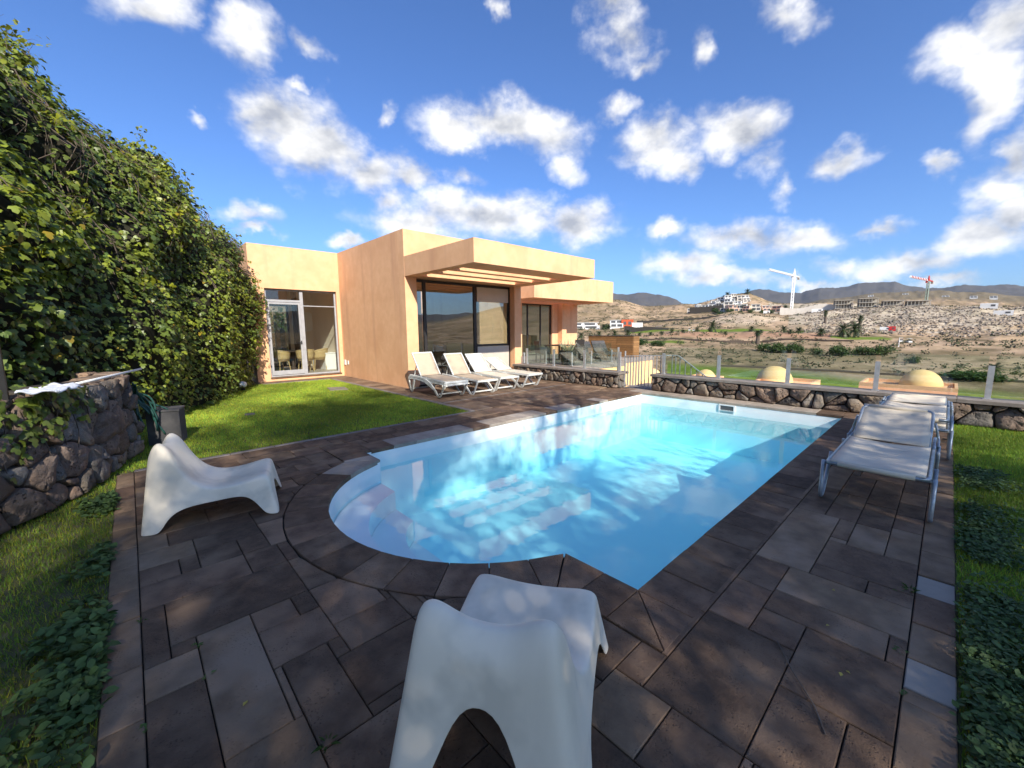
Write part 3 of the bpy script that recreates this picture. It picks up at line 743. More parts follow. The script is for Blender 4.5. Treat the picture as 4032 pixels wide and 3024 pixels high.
def window(name, plane, a0, a1, z0, z1, at, frame, fm, mull=(), rails=(), fw_=.06, d=.07, panes=True, par=None, gm='window_glass'):
    """glazed frame standing in an x-plane ('x') or y-plane ('y'); each pane is a sub-part"""
    mb = MB()
    def B(u0,u1,w0,w1,dd=d):
        if plane == 'y': mb.box((u0,at,w0),(u1,at+dd,w1))
        else: mb.box((at,u0,w0),(at+dd,u1,w1))
    B(a0,a0+fw_,z0,z1); B(a1-fw_,a1,z0,z1); B(a0+fw_,a1-fw_,z1-fw_,z1); B(a0+fw_,a1-fw_,z0,z0+fw_)
    for u, wd in mull: B(u-wd/2,u+wd/2,z0+fw_,z1-fw_)
    edges = [a0+fw_] + [q for u,wd in mull for q in (u-wd/2,u+wd/2)] + [a1-fw_]
    cols = [(edges[2*i],edges[2*i+1]) for i in range(len(edges)//2)]
    for ci, zr, hr in rails: B(cols[ci][0], cols[ci][1], zr-hr/2, zr+hr/2)
    w = mb.build(name, fm, par or house)
    for ci, (u0,u1) in enumerate(cols):
        zs = [z0+fw_] + [q for c_,zr,hr in sorted(rails,key=lambda r:r[1]) if c_ == ci for q in (zr-hr/2,zr+hr/2)] + [z1-fw_]
        for k in range(len(zs)//2):
            p = MB()
            if plane == 'y': p.box((u0+.001,at+d*.45,zs[2*k]+.001),(u1-.001,at+d*.55,zs[2*k+1]-.001))
            else: p.box((at+d*.45,u0+.001,zs[2*k]+.001),(at+d*.55,u1-.001,zs[2*k+1]-.001))
            q = p.build('pane', gm, w)
    return w
# entrance glazing, set back under the canopy
WY = 10.42
window('living_glazing', 'y', 5.937, 9.66, FL, 3.03, WY, None, 'frame_dark', mull=((6.33,.09),(8.16,.10)), rails=((2,1.10,.07),), fw_=.075)
hp('blind_panel', [((8.22,WY-.03,2.50),(9.56,WY-.005,2.95))], 'panel_beige')
hp('lower_panel', [((8.215,WY-.03,FL+.08),(9.58,WY-.005,1.06))], 'panel_beige')
window('side_glazing', 'x', HY+.36, 12.45, FL, 3.03, 9.75, None, 'frame_dark', fw_=.07)
hp('east_wall', [((9.66,12.455,-.1),(9.95,16.058,3.048))], 'wall_peach')
# dining-room door and side light
dw = window('dining_glazing', 'y', DL+.005, DR-.005, FL+.003, DT-.005, LY+.10, None, 'frame_grey', mull=((4.34,.10),), rails=((0,2.58,.07),(1,2.44,.03)), fw_=.05, d=.06, gm='door_glass')
mb = MB()
for lo, hi in (((3.31,LY+.075,FL+.06),(3.37,LY+.10,2.53)),((4.22,LY+.075,FL+.06),(4.28,LY+.10,2.53)),((3.37,LY+.075,2.47),(4.22,LY+.10,2.53)),((3.37,LY+.075,FL+.06),(4.22,LY+.10,FL+.20))): mb.box(lo, hi)
leaf = mb.build('door_leaf', 'frame_grey', house)
mb = MB(); mb.tube([(4.25,LY+.076,1.22),(4.25,LY+.02,1.22),(4.12,LY+.02,1.22)], .012, 8); mb.box((4.235,LY+.066,1.16),(4.265,LY+.0755,1.28)); mb.build('door_handle', 'black', leaf)
hp('door_head_shade_strip', [((DL,LY+.04,DT-.004),(DR,LY+.10,DT+.05))], 'frame_dark')  # solid dark strip standing in for the shadow line under the lintel
window('side_window', 'y', 3.5, 5.0, FL, 2.7, 19.08, None, 'frame_dark', mull=((4.1,.08),), fw_=.07)
window('garden_window', 'x', 15.6, 16.4, .9, 2.6, LW+.12, None, 'frame_dark', fw_=.06)
hp('door_sill', [((DL-.02,LY-.05,FL-.03),(DR+.02,LY+.10,FL+.001))], 'stone_brown')
hp('wall_plate', [((5.555,14.60,.40),(HX,14.74,.58))], 'white_paint'); hp('wall_socket', [((5.56,14.36,.43),(HX,14.45,.56))], 'white_paint')
# second volume beyond the terrace
hp('terrace_wall', [((9.955,16.06,-.4),(15.8,16.36,TOP)), ((15.8,16.06,3.03),(18.3,16.36,TOP)), ((18.3,16.06,-.4),(20.66,16.36,TOP))], 'wall_peach')
window('terrace_glazing', 'y', 15.8, 18.3, .14, 3.03, 16.16, None, 'frame_dark', mull=((16.35,.07),(17.4,.07)), fw_=.07)
hp('bedroom_lining', [((15.3,18.5,.14),(18.6,18.6,3.2)),((15.2,16.4,.14),(15.3,18.6,3.2)),((18.6,16.4,.14),(18.7,18.6,3.2)),((15.2,16.37,3.2),(18.7,18.6,3.3)),((15.2,16.37,.0),(18.7,18.6,.13))], 'wall_inside')
C2 = 13.5
hp('canopy_fascia', [((14.09,C2,3.10),(20.66,C2+.6,4.27))], 'wall_peach')
hp('canopy_beam', [((14.09,C2+.6,3.101),(14.4,16.06,4.269))], 'wall_peach')
hp('canopy_beam', [((20.2,C2+.6,3.101),(20.659,16.06,4.269))], 'wall_peach')
for y0, y1 in ((14.6,14.8),(15.35,15.55)):
    hp('canopy_lamella', [((14.4,y0,3.102),(20.2,y1,3.6))], 'wall_peach')
hp('terrace_pier', [((18.8,15.72,.1),(19.2,16.059,3.10))], 'wall_peach')
hp('terrace_slab', [((9.956,11.6,-.10),(12.84,16.06,.14)), ((12.84,10.2,-.10),(16.8,16.06,.14)), ((16.8,11.0,-.10),(21.0,16.06,.14))], 'cap_stone')
hp('terrace_base', [((9.96,11.62,-6),(12.86,16.0,-.10)), ((12.86,10.22,-6),(16.78,16.0,-.10)), ((16.78,11.02,-6),(20.9,16.0,-.10))], 'wall_cream')
hp('stair_well_wall', [((9.956,9.98,-6),(10.25,11.62,.40))], 'wall_cream')

# patio between house and pool
mb = MB(); mb.box((4.83,6.38,-.14),(9.60,HY,-.022)); mb.box((4.83,HY,-.14),(HX,LY,-.022)); mb.box((2.87,14.15,-.14),(4.83,LY,-.022)); mb.box((5.9,HY,-.12),(9.66,HY+.25,.06))
patio = struct('house_patio', mb.mesh('house_patio', 'joint_soil'))
def pave(x0, y0, x1, y1, ms, seed):
    """random ashlar over a rectangle"""
    r = random.Random(seed); nx, ny = max(1,round((x1-x0)/.115)), max(1,round((y1-y0)/.115)); gx, gy = (x1-x0)/nx, (y1-y0)/ny
    oc = np.zeros((nx,ny), bool)
    for i in range(nx):
        for j in range(ny):
            if oc[i,j]: continue
            w, h = r.choice([(5,3),(3,5),(4,3),(4,4),(6,4),(3,3),(6,3),(5,4)])
            jj = j
            while jj < ny and jj-j < h and not oc[i,jj]: jj += 1
            if ny-jj == 1 and not oc[i,jj]: jj = ny
            ii = i
            while ii < nx and ii-i < w and not oc[ii,j:jj].any(): ii += 1
            if nx-ii == 1 and not oc[ii,j:jj].any(): ii = nx
            oc[i:ii,j:jj] = True
            stone_obj('paving_stone', [(x0+i*gx,y0+j*gy),(x0+ii*gx,y0+j*gy),(x0+ii*gx,y0+jj*gy),(x0+i*gx,y0+jj*gy)], r.choice(ms), patio, top=r.uniform(-.003,.001), gap=.004)
pave(4.95, 6.38, 9.60, 7.53, ['stone_brown','stone_brown','stone_dark','stone_grey'], 21)
pave(4.95, 7.60, 9.60, HY, ['stone_brown','stone_brown','stone_dark','stone_grey'], 22)
pave(4.95, HY, HX, LY, ['stone_brown','stone_grey'], 23)
pave(2.87, 14.27, 4.95, LY, ['stone_brown','stone_grey'], 24)
y = 6.38
while y < 14.1:
    yj = min(14.15, y+R5.uniform(.4,.6)); stone_obj('edging_stone', [(4.83,y),(4.95,y),(4.95,yj),(4.83,yj)], 'cap_stone', patio, top=.004); y = yj
x = 2.87
while x < 4.8:
    xj = min(4.83, x+R5.uniform(.4,.6)); stone_obj('edging_stone', [(x,14.15),(xj,14.15),(xj,14.27),(x,14.27)], 'cap_stone', patio, top=.004); x = xj
mb = MB(); mb.box((4.97,7.535,-.03),(9.2,7.595,.003)); mb.build('drain_strip', 'cap_stone', patio)
mb = MB(); mb.box((5.94,HY+.002,-.02),(9.652,HY+.249,.085)); mb.build('threshold', 'cap_stone', patio)

# ---- dining room furniture
tb = thing('dining_table', 'round dark dining table behind the glazed door', 'table', (4.5,17.0,FL))
MB().lathe([(.02,.72),(.60,.72),(.62,.735),(.62,.75),(.02,.75)], 28).build('table_top', 'wood_dark', tb, local=True)
MB().lathe([(.30,.0),(.30,.03),(.08,.06),(.06,.40),(.09,.70),(.20,.715)], 20).build('pedestal', 'wood_dark', tb, local=True)
def rattan_chair(loc, rz, label):
    t = thing('rattan_chair', label, 'chair', loc, rz, 'rattan chairs in the dining room')
    MB().lathe([(.02,.40),(.24,.40),(.26,.42),(.26,.45),(.23,.46),(.02,.455)], 20).build('seat', 'rattan', t, local=True)
    mb = MB(); mb.grid(lambda u,v: ((.27+.03*v)*math.cos(math.radians(20+320*u)+0), (.27+.03*v)*math.sin(math.radians(20+320*u)), .45+.36*v*(.45+.55*math.sin(PI*u)**.7)), 26, 5)
    o = mb.build('backrest', 'rattan', t, local=True, smooth=True); solid(o, .02, 0)
    mb = MB(); mb.tube([((.305)*math.cos(math.radians(20+320*u/24)), .305*math.sin(math.radians(20+320*u/24)), .45+.36*(.45+.55*math.sin(PI*u/24)**.7)) for u in range(25)], .018, 8); mb.build('arm_rail', 'rattan', t, local=True)
    for sx, sy in ((1,1),(1,-1),(-1,1),(-1,-1)):
        MB().tube([(.17*sx,.17*sy,.42),(.21*sx,.21*sy,.0)], .016, 8).build('leg', 'rattan', t, local=True)
    return t
rattan_chair((3.98,16.55,FL), math.radians(20), 'rattan armchair seen through the door leaf, left of the table')
rattan_chair((4.72,16.25,FL), math.radians(90), 'rattan armchair with its woven back to the door, centre of the table')
rattan_chair((5.32,16.55,FL), math.radians(165), 'rattan armchair at the right, beside the white radiator')
rd = thing('white_chest', 'low white chest against the dining room wall', 'chest', (5.62,17.0,FL))
MB().box((5.44,16.3,FL),(5.86,17.8,FL+.62),.01).build('chest_body', 'white_paint', rd)
MB().box((5.42,16.28,FL+.62),(5.875,17.82,FL+.65),.006).build('chest_top', 'white_paint', rd)
mb = MB(); mb.add([(.60*math.cos(2*PI*k/36)*.85, -.02, .60*math.sin(2*PI*k/36)*.72) for k in range(36)] + [(.60*math.cos(2*PI*k/36)*.85, .0, .60*math.sin(2*PI*k/36)*.72) for k in range(36)],
   [tuple(range(36)), tuple(range(71,35,-1))] + [(k,36+k,36+(k+1)%36,(k+1)%36) for k in range(36)])
ov = mb.build('oval_panel', 'white_paint'); ov.location = (5.56,18.94,2.0); tag(ov, 'pale oval wall panel in the dining room', 'panel')
pc = thing('wooden_column', 'dark wooden column between door and oval panel indoors', 'column', (4.97,16.9,FL))
MB().box((4.90,18.0,FL),(5.06,18.16,3.29)).build('column_shaft', 'wood_dark', pc)
MB().box((4.87,17.97,FL),(5.09,18.19,FL+.12)).build('column_base', 'wood_dark', pc)
kc = thing('kitchen_counter', 'pale kitchen counter dimly seen through the living room glass', 'counter', (7.4,14.2,FL))
MB().box((6.3,13.9,FL),(8.1,14.5,FL+.88)).build('counter_body', 'wall_inside', kc)
MB().box((6.27,13.87,FL+.88),(8.13,14.53,FL+.93)).build('worktop', 'white_paint', kc)
tu = thing('tall_cupboard', 'tall white cupboard behind the living room glass', 'cupboard', (6.9,15.9,FL))
MB().box((6.3,15.6,FL),(7.3,16.18,2.3)).build('cupboard_body', 'white_paint', tu)
MB().box((6.5,15.2,1.75),(7.9,15.6,1.82)).build('shelf', 'white_paint', tu)

# ================================================================== garden furniture
def lounge_chair(loc, rz, label):
    """one moulded shell: seat, back and four legs in a single skin"""
    t = thing('lounge_chair', label, 'chair', loc, rz, 'white moulded lounge chairs')
    # stations along the middle: x, z, half width, dip in the middle; then the lower rim under the same station
    ST = [(.066,.620,.232,.040,  -.012,.000,.340), (.122,.738,.238,.062,  .055,.000,.356), (.195,.668,.248,.055, .118,.000,.360),
          (.250,.530,.258,.040,  .160,.085,.352), (.305,.420,.276,.030, .225,.150,.335), (.385,.330,.296,.022, .330,.178,.325),
          (.490,.292,.306,.018,  .480,.186,.325), (.620,.296,.308,.016, .620,.198,.328), (.730,.318,.308,.016, .715,.190,.332),
          (.800,.336,.306,.018,  .785,.120,.345), (.845,.344,.304,.020, .842,.015,.360), (.872,.338,.302,.020, .895,.000,.368), (.890,.312,.303,.018, .950,.000,.374)]
    YS = [-1,-.80,-.58,-.32,0,.32,.58,.80,1]
    PROF = {0:0.0,.32:.14,.58:.62,.80:1.0,1:.62}
    V = []; F = []; idx = {}
    def put(key, p):
        idx[key] = len(V); V.append(p)
    for i,(x,z,w,d,*_) in enumerate(ST):
        for j,y in enumerate(YS): put(('t',i,j), (x, y*w, z - d*(1-PROF[abs(y)])))
    rows = [.16,.45,.78,.95,1.0]
    def lerp(a,b,k): return tuple(a[q]+(b[q]-a[q])*k for q in range(3))
    for sgn, jj in ((-1,0),(1,8)):
        for i,(x,z,w,d,xb,zb,wb) in enumerate(ST):
            top = V[idx[('t',i,jj)]]; bot = (xb, sgn*wb, zb)
            for k,r in enumerate(rows): put(('s',sgn,i,k), lerp(top,bot,r))
    ARCH = {0:(.000,.000,.090,.405,.445,.405,.090,.000,.000), 12:(.0,.0,.03,.175,.205,.175,.03,.0,.0)}
    for i in (0,12):
        x,z,w,d,xb,zb,wb = ST[i]
        for j in range(1,8):
            top = V[idx[('t',i,j)]]; zz_ = ARCH[i][j]; f = 1-zz_/top[2]
            bot = (x+(xb-x)*f, YS[j]*(w+(wb-w)*f), zz_)
            for k,r in enumerate(rows): put(('e',i,j,k), lerp(top,bot,r))
        for j,sg in ((0,-1),(8,1)):
            for k in range(len(rows)): idx[('e',i,j,k)] = idx[('s',sg,i,k)]
    for i in range(len(ST)-1):
        for j in range(8): F.append((idx[('t',i,j)],idx[('t',i+1,j)],idx[('t',i+1,j+1)],idx[('t',i,j+1)]))
    for sg,jj in ((-1,0),(1,8)):
        for i in range(len(ST)-1):
            seq = [idx[('t',i,jj)]]+[idx[('s',sg,i,k)] for k in range(5)]; s2 = [idx[('t',i+1,jj)]]+[idx[('s',sg,i+1,k)] for k in range(5)]
            for k in range(5): F.append((seq[k],seq[k+1],s2[k+1],s2[k]) if sg < 0 else (seq[k],s2[k],s2[k+1],seq[k+1]))
    for i in (0,12):
        for j in range(8):
            seq = [idx[('t',i,j)]]+[idx[('e',i,j,k)] for k in range(5)]; s2 = [idx[('t',i,j+1)]]+[idx[('e',i,j+1,k)] for k in range(5)]
            for k in range(5): F.append((seq[k],s2[k],s2[k+1],seq[k+1]) if i == 0 else (seq[k],seq[k+1],s2[k+1],s2[k]))
    mb = MB(); mb.v = V; mb.f = F
    o = mb.build('seat_shell', 'plastic_chair', t, smooth=True, local=True)
    bm = bmesh.new(); bm.from_mesh(o.data); bmesh.ops.recalc_face_normals(bm, faces=bm.faces); bm.to_mesh(o.data); bm.free()
    solid(o, .007, -1); subsurf(o, 2)
    return t
lounge_chair((.015,4.54,.001), math.radians(-15.5), 'white moulded lounge chair in side view by the curved stone wall')
lounge_chair((.645,.868,.001), math.radians(31.5), 'white moulded lounge chair in the foreground, seen from behind')

def sling_lounger(loc, rz, label, back_deg, sling, stack=1, back_len=.70):
    """plastic sun lounger: foot at the local origin, head along +y"""
    t = thing('sun_lounger', label, 'sun lounger', loc, rz, 'white plastic sun loungers on the patio')
    W = .31; JO = 1.18
    for lv in range(stack):
        dz = -.055*lv
        for sx in (-1,1):
            xx = sx*(W+.002)
            P = [(.02,.345),(.10,.20),(.20,.03),(.24,.0),(.33,.0),(.37,.035),(.50,.15),(.68,.27),(.90,.345),(1.15,.375),(1.40,.385),(1.60,.385),(1.72,.37),(1.77,.33),(1.74,.20),(1.69,.03),(1.66,.0),(1.60,.0),(1.575,.05),(1.52,.22),(1.46,.345)]
            mb = MB()
            for a,b in zip(P[:-1],P[1:]):
                wdt = .050 if .3 < (a[0]+b[0])/2 < 1.0 and a[1] < .37 else .038
                mb.bar((xx,a[0],a[1]+dz*(a[1]>.2)),(xx,b[0],b[1]+dz*(b[1]>.2)), wdt, .026, up=(1,0,0))
            mb.build('side_frame', 'plastic_white', t, local=True)
            mb = MB(); mb.bar((sx*(W-.025),.0,.355+dz),(sx*(W-.025),1.74,.395+dz),.035,.04); mb.build('side_rail', 'plastic_white', t, local=True)
        mb = MB(); mb.bar((-W,.015,.35+dz),(W,.015,.35+dz),.04,.045); mb.build('foot_rail', 'plastic_white', t, local=True)
        mb = MB(); mb.bar((-W,1.73,.37+dz),(W,1.73,.37+dz),.035,.04); mb.build('head_rail', 'plastic_white', t, local=True)
        for yy in (.28,1.63):
            mb = MB(); mb.bar((-W,yy,.06),(W,yy,.06),.03,.03); mb.build('cross_bar', 'plastic_white', t, local=True)
        hw = W-.045
        mb = MB(); mb.grid(lambda u,v: ((u-.5)*2*hw, .03+(JO-.03)*v, .378+.035*v+dz-.016*math.sin(PI*u)*math.sin(PI*v)), 7, 12)
        solid(mb.build('seat_sling', sling, t, smooth=True, local=True), .006, 0)
    a = math.radians(back_deg); cy_, cz_ = JO+.01, .415
    mb = MB(); mb.grid(lambda u,v: ((u-.5)*2*hw, cy_+back_len*v*math.cos(a)-.015*math.sin(PI*v)*-math.sin(a), cz_+back_len*v*math.sin(a)-.02*math.sin(PI*u)*math.sin(PI*v)*math.cos(a)), 7, 9)
    solid(mb.build('back_sling', sling, t, smooth=True, local=True), .006, 0)
    for sx in (-1,1):
        mb = MB(); mb.bar((sx*(hw+.012),cy_,cz_),(sx*(hw+.012),cy_+back_len*math.cos(a),cz_+back_len*math.sin(a)),.024,.03); mb.build('back_rail', 'plastic_white', t, local=True)
        if back_deg > 20:
            mb = MB(); mb.bar((sx*(hw-.03),cy_+.42*math.cos(a),cz_+.40*math.sin(a)),(sx*(hw-.03),1.60,.40),.02,.02); mb.build('prop', 'plastic_white', t, local=True)
    mb = MB(); mb.bar((-hw-.02,cy_+back_len*math.cos(a),cz_+back_len*math.sin(a)),(hw+.02,cy_+back_len*math.cos(a),cz_+back_len*math.sin(a)),.024,.03); mb.build('back_top_rail', 'plastic_white', t, local=True)
    return t
sling_lounger((5.48,7.74,.057), math.radians(-2), 'stacked beige sling sun lounger nearest the lawn corner', 52, 'sling_beige', 2)
sling_lounger((6.42,7.72,.003), math.radians(-3), 'beige sling sun lounger second from the lawn, backrest raised', 50, 'sling_beige', 1)
sling_lounger((7.25,7.82,.003), math.radians(-3), 'bright white sling sun lounger third from the lawn', 44, 'sling_white', 1)
sling_lounger((8.22,7.82,.003), math.radians(4), 'pale sling sun lounger nearest the low stone wall, backrest low', 28, 'sling_white', 1)

def tube_lounger(loc, rz, label, head_z, parts_extra=False):
    """steel-tube garden bed with canvas: foot at the local origin, head along +x, width along y"""
    t = thing('canvas_lounger', label, 'sun lounger', loc, rz, 'tubular steel sun loungers')
    r = .016; W = .33; Lb = 1.90; J = 1.22; z = .37
    def bend(pts, n=5, rad=.07):
        out = [Vector(pts[0])]
        for i in range(1,len(pts)-1):
            p = Vector(pts[i]); a = (Vector(pts[i-1])-p); b = (Vector(pts[i+1])-p); ra = min(rad,a.length*.45,b.length*.45)
            A, B = p+a.normalized()*ra, p+b.normalized()*ra
            out += [A*(1-k/n)**2 + p*2*(k/n)*(1-k/n) + B*(k/n)**2 for k in range(n+1)]
        return out+[Vector(pts[-1])]
    MB().tube(bend([(J,-W,z),(0,-W,z),(0,W,z),(J,W,z)]), r, 10).build('seat_frame', 'steel_tube', t, smooth=True, local=True)
    hx = J+math.sqrt(max(.01,.68**2-(head_z-z)**2))
    MB().tube(bend([(J+.01,-W+.035,z),(hx,-W+.035,head_z),(hx,W-.035,head_z),(J+.01,W-.035,z)]), r, 10).build('head_frame', 'steel_tube', t, smooth=True, local=True)
    for x0, x1, nm in ((.06,.42,'front_leg'),(1.45,1.10,'rear_leg')):
        for sy in (-1,1):
            y = sy*(W+.034)
            MB().tube(bend([(x0,y,z+.0),(x0-.02*(1 if x0<1 else -1),y,r),(x0+.10*(1 if x0<1 else -1),y,r),(x1,y,z)]), r, 10).build(nm, 'steel_tube', t, smooth=True, local=True)
        MB().tube([(x0,-W-.034,z-.02),(x0,W+.034,z-.02)], .012, 8).build('leg_brace', 'steel_tube', t, smooth=True, local=True)
    for sy in (-1,1):
        MB().tube(bend([(1.38,sy*(W+.03),z),(1.38+.28,sy*(W+.03),z+.02),(hx-.20,sy*(W-.01),head_z-.09)]), .011, 8).build('head_stay', 'steel_tube', t, smooth=True, local=True)
        MB().tube(bend([(J-.06,sy*(W),z),(1.85,sy*W,z),(1.90,sy*W,z-.03)]), r, 10).build('rear_rail', 'steel_tube', t, smooth=True, local=True)
    hw = W-.018
    mb = MB(); mb.grid(lambda u,v: (-.005+(J+.02)*v, (u-.5)*2*hw, z+.019-.022*math.sin(PI*u)*min(1,3*v)), 9, 14)
    solid(mb.build('seat_canvas', 'canvas', t, smooth=True, local=True), .005, 0)
    hw2 = W-.034
    mb = MB(); mb.grid(lambda u,v: (J+.006+(hx-J+.024)*v, (u-.5)*2*hw2, z+.019+(head_z-z)*v-.03*math.sin(PI*u)*math.sin(PI*v)**.5), 9, 9)
    solid(mb.build('head_canvas', 'canvas', t, smooth=True, local=True), .005, 0)
    mb = MB(); mb.tube([(.0,-hw+.06,z),(.0,hw-.06,z)], .023, 10); mb.build('canvas_hem', 'canvas', t, smooth=True, local=True)
    mb = MB(); mb.tube([(hx,-hw2+.05,head_z),(hx,hw2-.05,head_z)], .023, 10); mb.build('head_hem', 'canvas', t, smooth=True, local=True)
    return t
tube_lounger((4.58,.335,.003), math.radians(0), 'canvas lounger on grey steel tubes at the right pool edge, in front', .66)
tube_lounger((6.98,.24,.003), 0.0, 'lower of the two stacked canvas loungers behind the front one', .40)
tube_lounger((7.00,.25,.12), 0.0, 'upper of the two stacked canvas loungers behind the front one', .41)

# ---- small garden things on the left
bx_ = thing('concrete_block', 'dark grey rendered block standing on the lawn behind the side-view chair', 'block', (.27,7.8,-.018))
MB().prism([(.07,7.66),(.43,7.52),(.52,7.86),(.16,8.0)], -.018, .47, .006).build('block_body', 'grey_box', bx_)
MB().prism([(.06,7.65),(.435,7.505),(.53,7.865),(.155,8.01)], .47, .497, .008).build('block_cap', 'grey_box', bx_)
hs = thing('garden_hose', 'dark green garden hose hung in loose coils at the end of the stone wall', 'hose', (.05,7.9,0))
for k in range(10):
    e = .02+.018*k; dr = .45+.035*((k*7)%5); y0 = 7.42+.008*k
    pts = [(-.02+e*(1-math.cos(PI*u/20))*.5*2.0*(.5+.5*u/20)+.03*math.sin(5*u/20+k), y0+.05*math.sin(PI*u/20)+.10*(u/20), .93-.01*k-dr*(u/20)**1.3*(1+.25*math.sin(k*2.1)) - .02*math.sin(9*u/20+k)) for u in range(21)]
    MB().tube(pts, .0125, 8).build('hose_coil', 'hose_green', hs, smooth=True)
pl = MB().tube([(.08,7.05,1.135),(-.45,5.75,1.10)], .013, 8).build('white_pole', 'white_paint', smooth=True)
tag(pl, 'thin white pool-cleaning pole lying on top of the stone wall', 'pole')
mb = MB(); mb.grid(lambda u,v: (-.72+.24*u+.12*v, 5.16+.50*v+.05*u, 1.115+.008*math.sin(13*u+5*v)+.010*math.sin(15*v-4*u)+.006*math.sin(31*v+9*u)-.02*(u>.9)), 14, 16)
tw = mb.build('folded_cloth', 'cloth_white', smooth=True); solid(tw, .012, 0); tag(tw, 'crumpled white cloth lying on the stone wall top', 'cloth')
lp = thing('garden_lamp', 'small round white garden lamp at the foot of the ivy', 'lamp', (2.17,13.16,0))
MB().lathe([(.01,.0),(.05,.0),(.05,.06),(.035,.08)], 14).build('lamp_foot', 'black', lp, local=True)
MB().lathe([(.03,.08),(.085,.10),(.105,.16),(.085,.22),(.01,.255)], 18).build('lamp_globe', 'white_paint', lp, smooth=True, local=True)
sl = MB().prism([(3.86,11.35),(4.28,11.15),(4.40,11.75),(3.98,11.95)], -.02, .012, .004).build('stepping_slab', 'cap_stone'); tag(sl, 'pale square slab set in the sunny lawn', 'slab')
sl = MB().prism([(1.50,9.12),(1.66,9.10),(1.67,9.24),(1.51,9.26)], -.02, .016, .004).build('small_lawn_slab', 'cap_stone'); tag(sl, 'small pale plate set in the lawn near the shadow edge', 'slab')
bf = thing('glass_screen', 'black-framed glass screen standing at the far left before the ivy', 'screen', (-.95,5.0,1.0))
mb = MB()
mb.bar((-.80,5.28,.9),(-.80,5.28,1.86),.05,.06,(1,0,0)); mb.bar((-.80,5.28,1.84),(-1.55,4.4,1.84),.05,.05); mb.bar((-1.55,4.4,.9),(-1.55,4.4,1.86),.05,.06,(1,0,0)); mb.build('screen_frame', 'black', bf)
MB().bar((-.83,5.25,1.35),(-1.52,4.43,1.35),.012,.92).build('screen_pane', 'window_glass', bf)
ly = MB().prism([(.90,5.62),(.96,5.60),(1.0,5.64),(.95,5.68)], .004, .008).build('fallen_leaf', 'leaf_yellow'); tag(ly, 'single yellow leaf on the paving beside the side-view chair', 'leaf')
for i,(x,y,s) in enumerate([(2.25,.20,.8),(2.30,.17,.6),(2.62,.30,.7),(.23,1.95,.9),(3.0,.35,.5)]):
    lf = link('fallen_leaf', MB().add([(0,0,.004),(.018*s,.012*s,.010),(.034*s,0,.005),(.018*s,-.011*s,.007)],[(0,3,2,1)]).mesh('fallen_leaf','leaf_yellow'), None, (x,y,0)); lf.rotation_euler = (0,0,i*1.3)
    tag(lf, ['tiny pale leaf on the paving right of the foreground chair','tiny pale leaf next to another on the right paving','tiny pale leaf near the twig on the paving','tiny pale leaf on the left foreground paving','tiny pale leaf below the pool corner'][i], 'leaf', 'fallen leaves')
tg = MB().tube([(2.28,.46,.006),(2.12,.36,.010),(1.98,.25,.008),(1.86,.19,.006)], .0035, 6).build('dry_twig', 'vine'); tag(tg, 'thin dry twig lying across the right paving', 'twig')
for i,(x,y) in enumerate([(3.36,.02),(3.30,.07),(2.66,.02),(2.36,.0),(.10,2.5),(.12,2.24),(-.10,2.95),(.42,1.52),(-.10,2.1)]):
    t_ = thing('joint_weed', ['grassy tuft in the paving joint by the right border','small tuft beside the larger one at the right border','leafy weed in the joint above the blue-grey slab','leafy weed in the joint below the blue-grey slab','small weed in a paving joint at the left','weed at a joint corner on the left paving','brown tuft in the left border joint','spiky tuft in the joint at the bottom left','clover weed in the left border joint'][i], 'weed', (x,y,-.01), 0, 'weeds in the paving joints')
    nb_ = 14 if i in (0,1,7) else 7
    mb = MB()
    for k in range(nb_):
        a = 2*PI*k/nb_+random.random(); L = random.uniform(.02,.055)*(1.3 if i in (0,7) else .7); w = .003 if i in (0,1,6,7) else .009
        d = Vector((math.cos(a),math.sin(a),0)); s = Vector((-d.y,d.x,0))*w
        mb.add([-s*.4, s*.4, d*L*.55+s+Vector((0,0,L*.35)), d*L+Vector((0,0,L*.3)), d*L*.55-s+Vector((0,0,L*.35))], [(0,1,2,3,4)])
    o = mb.build('leaf_rosette', 'clover', t_, local=True)
    at = o.data.color_attributes.new('tint','FLOAT_COLOR','POINT')
    for q in at.data: q.color = (1.2,1.2,1.0,1)
rp = MB().bar((1.98,-.27,-.005),(1.80,-.36,-.005),.05,.03).build('red_bar', 'red_plastic'); tag(rp, 'dark red bar lying in the weeds at the bottom right corner', 'bar')

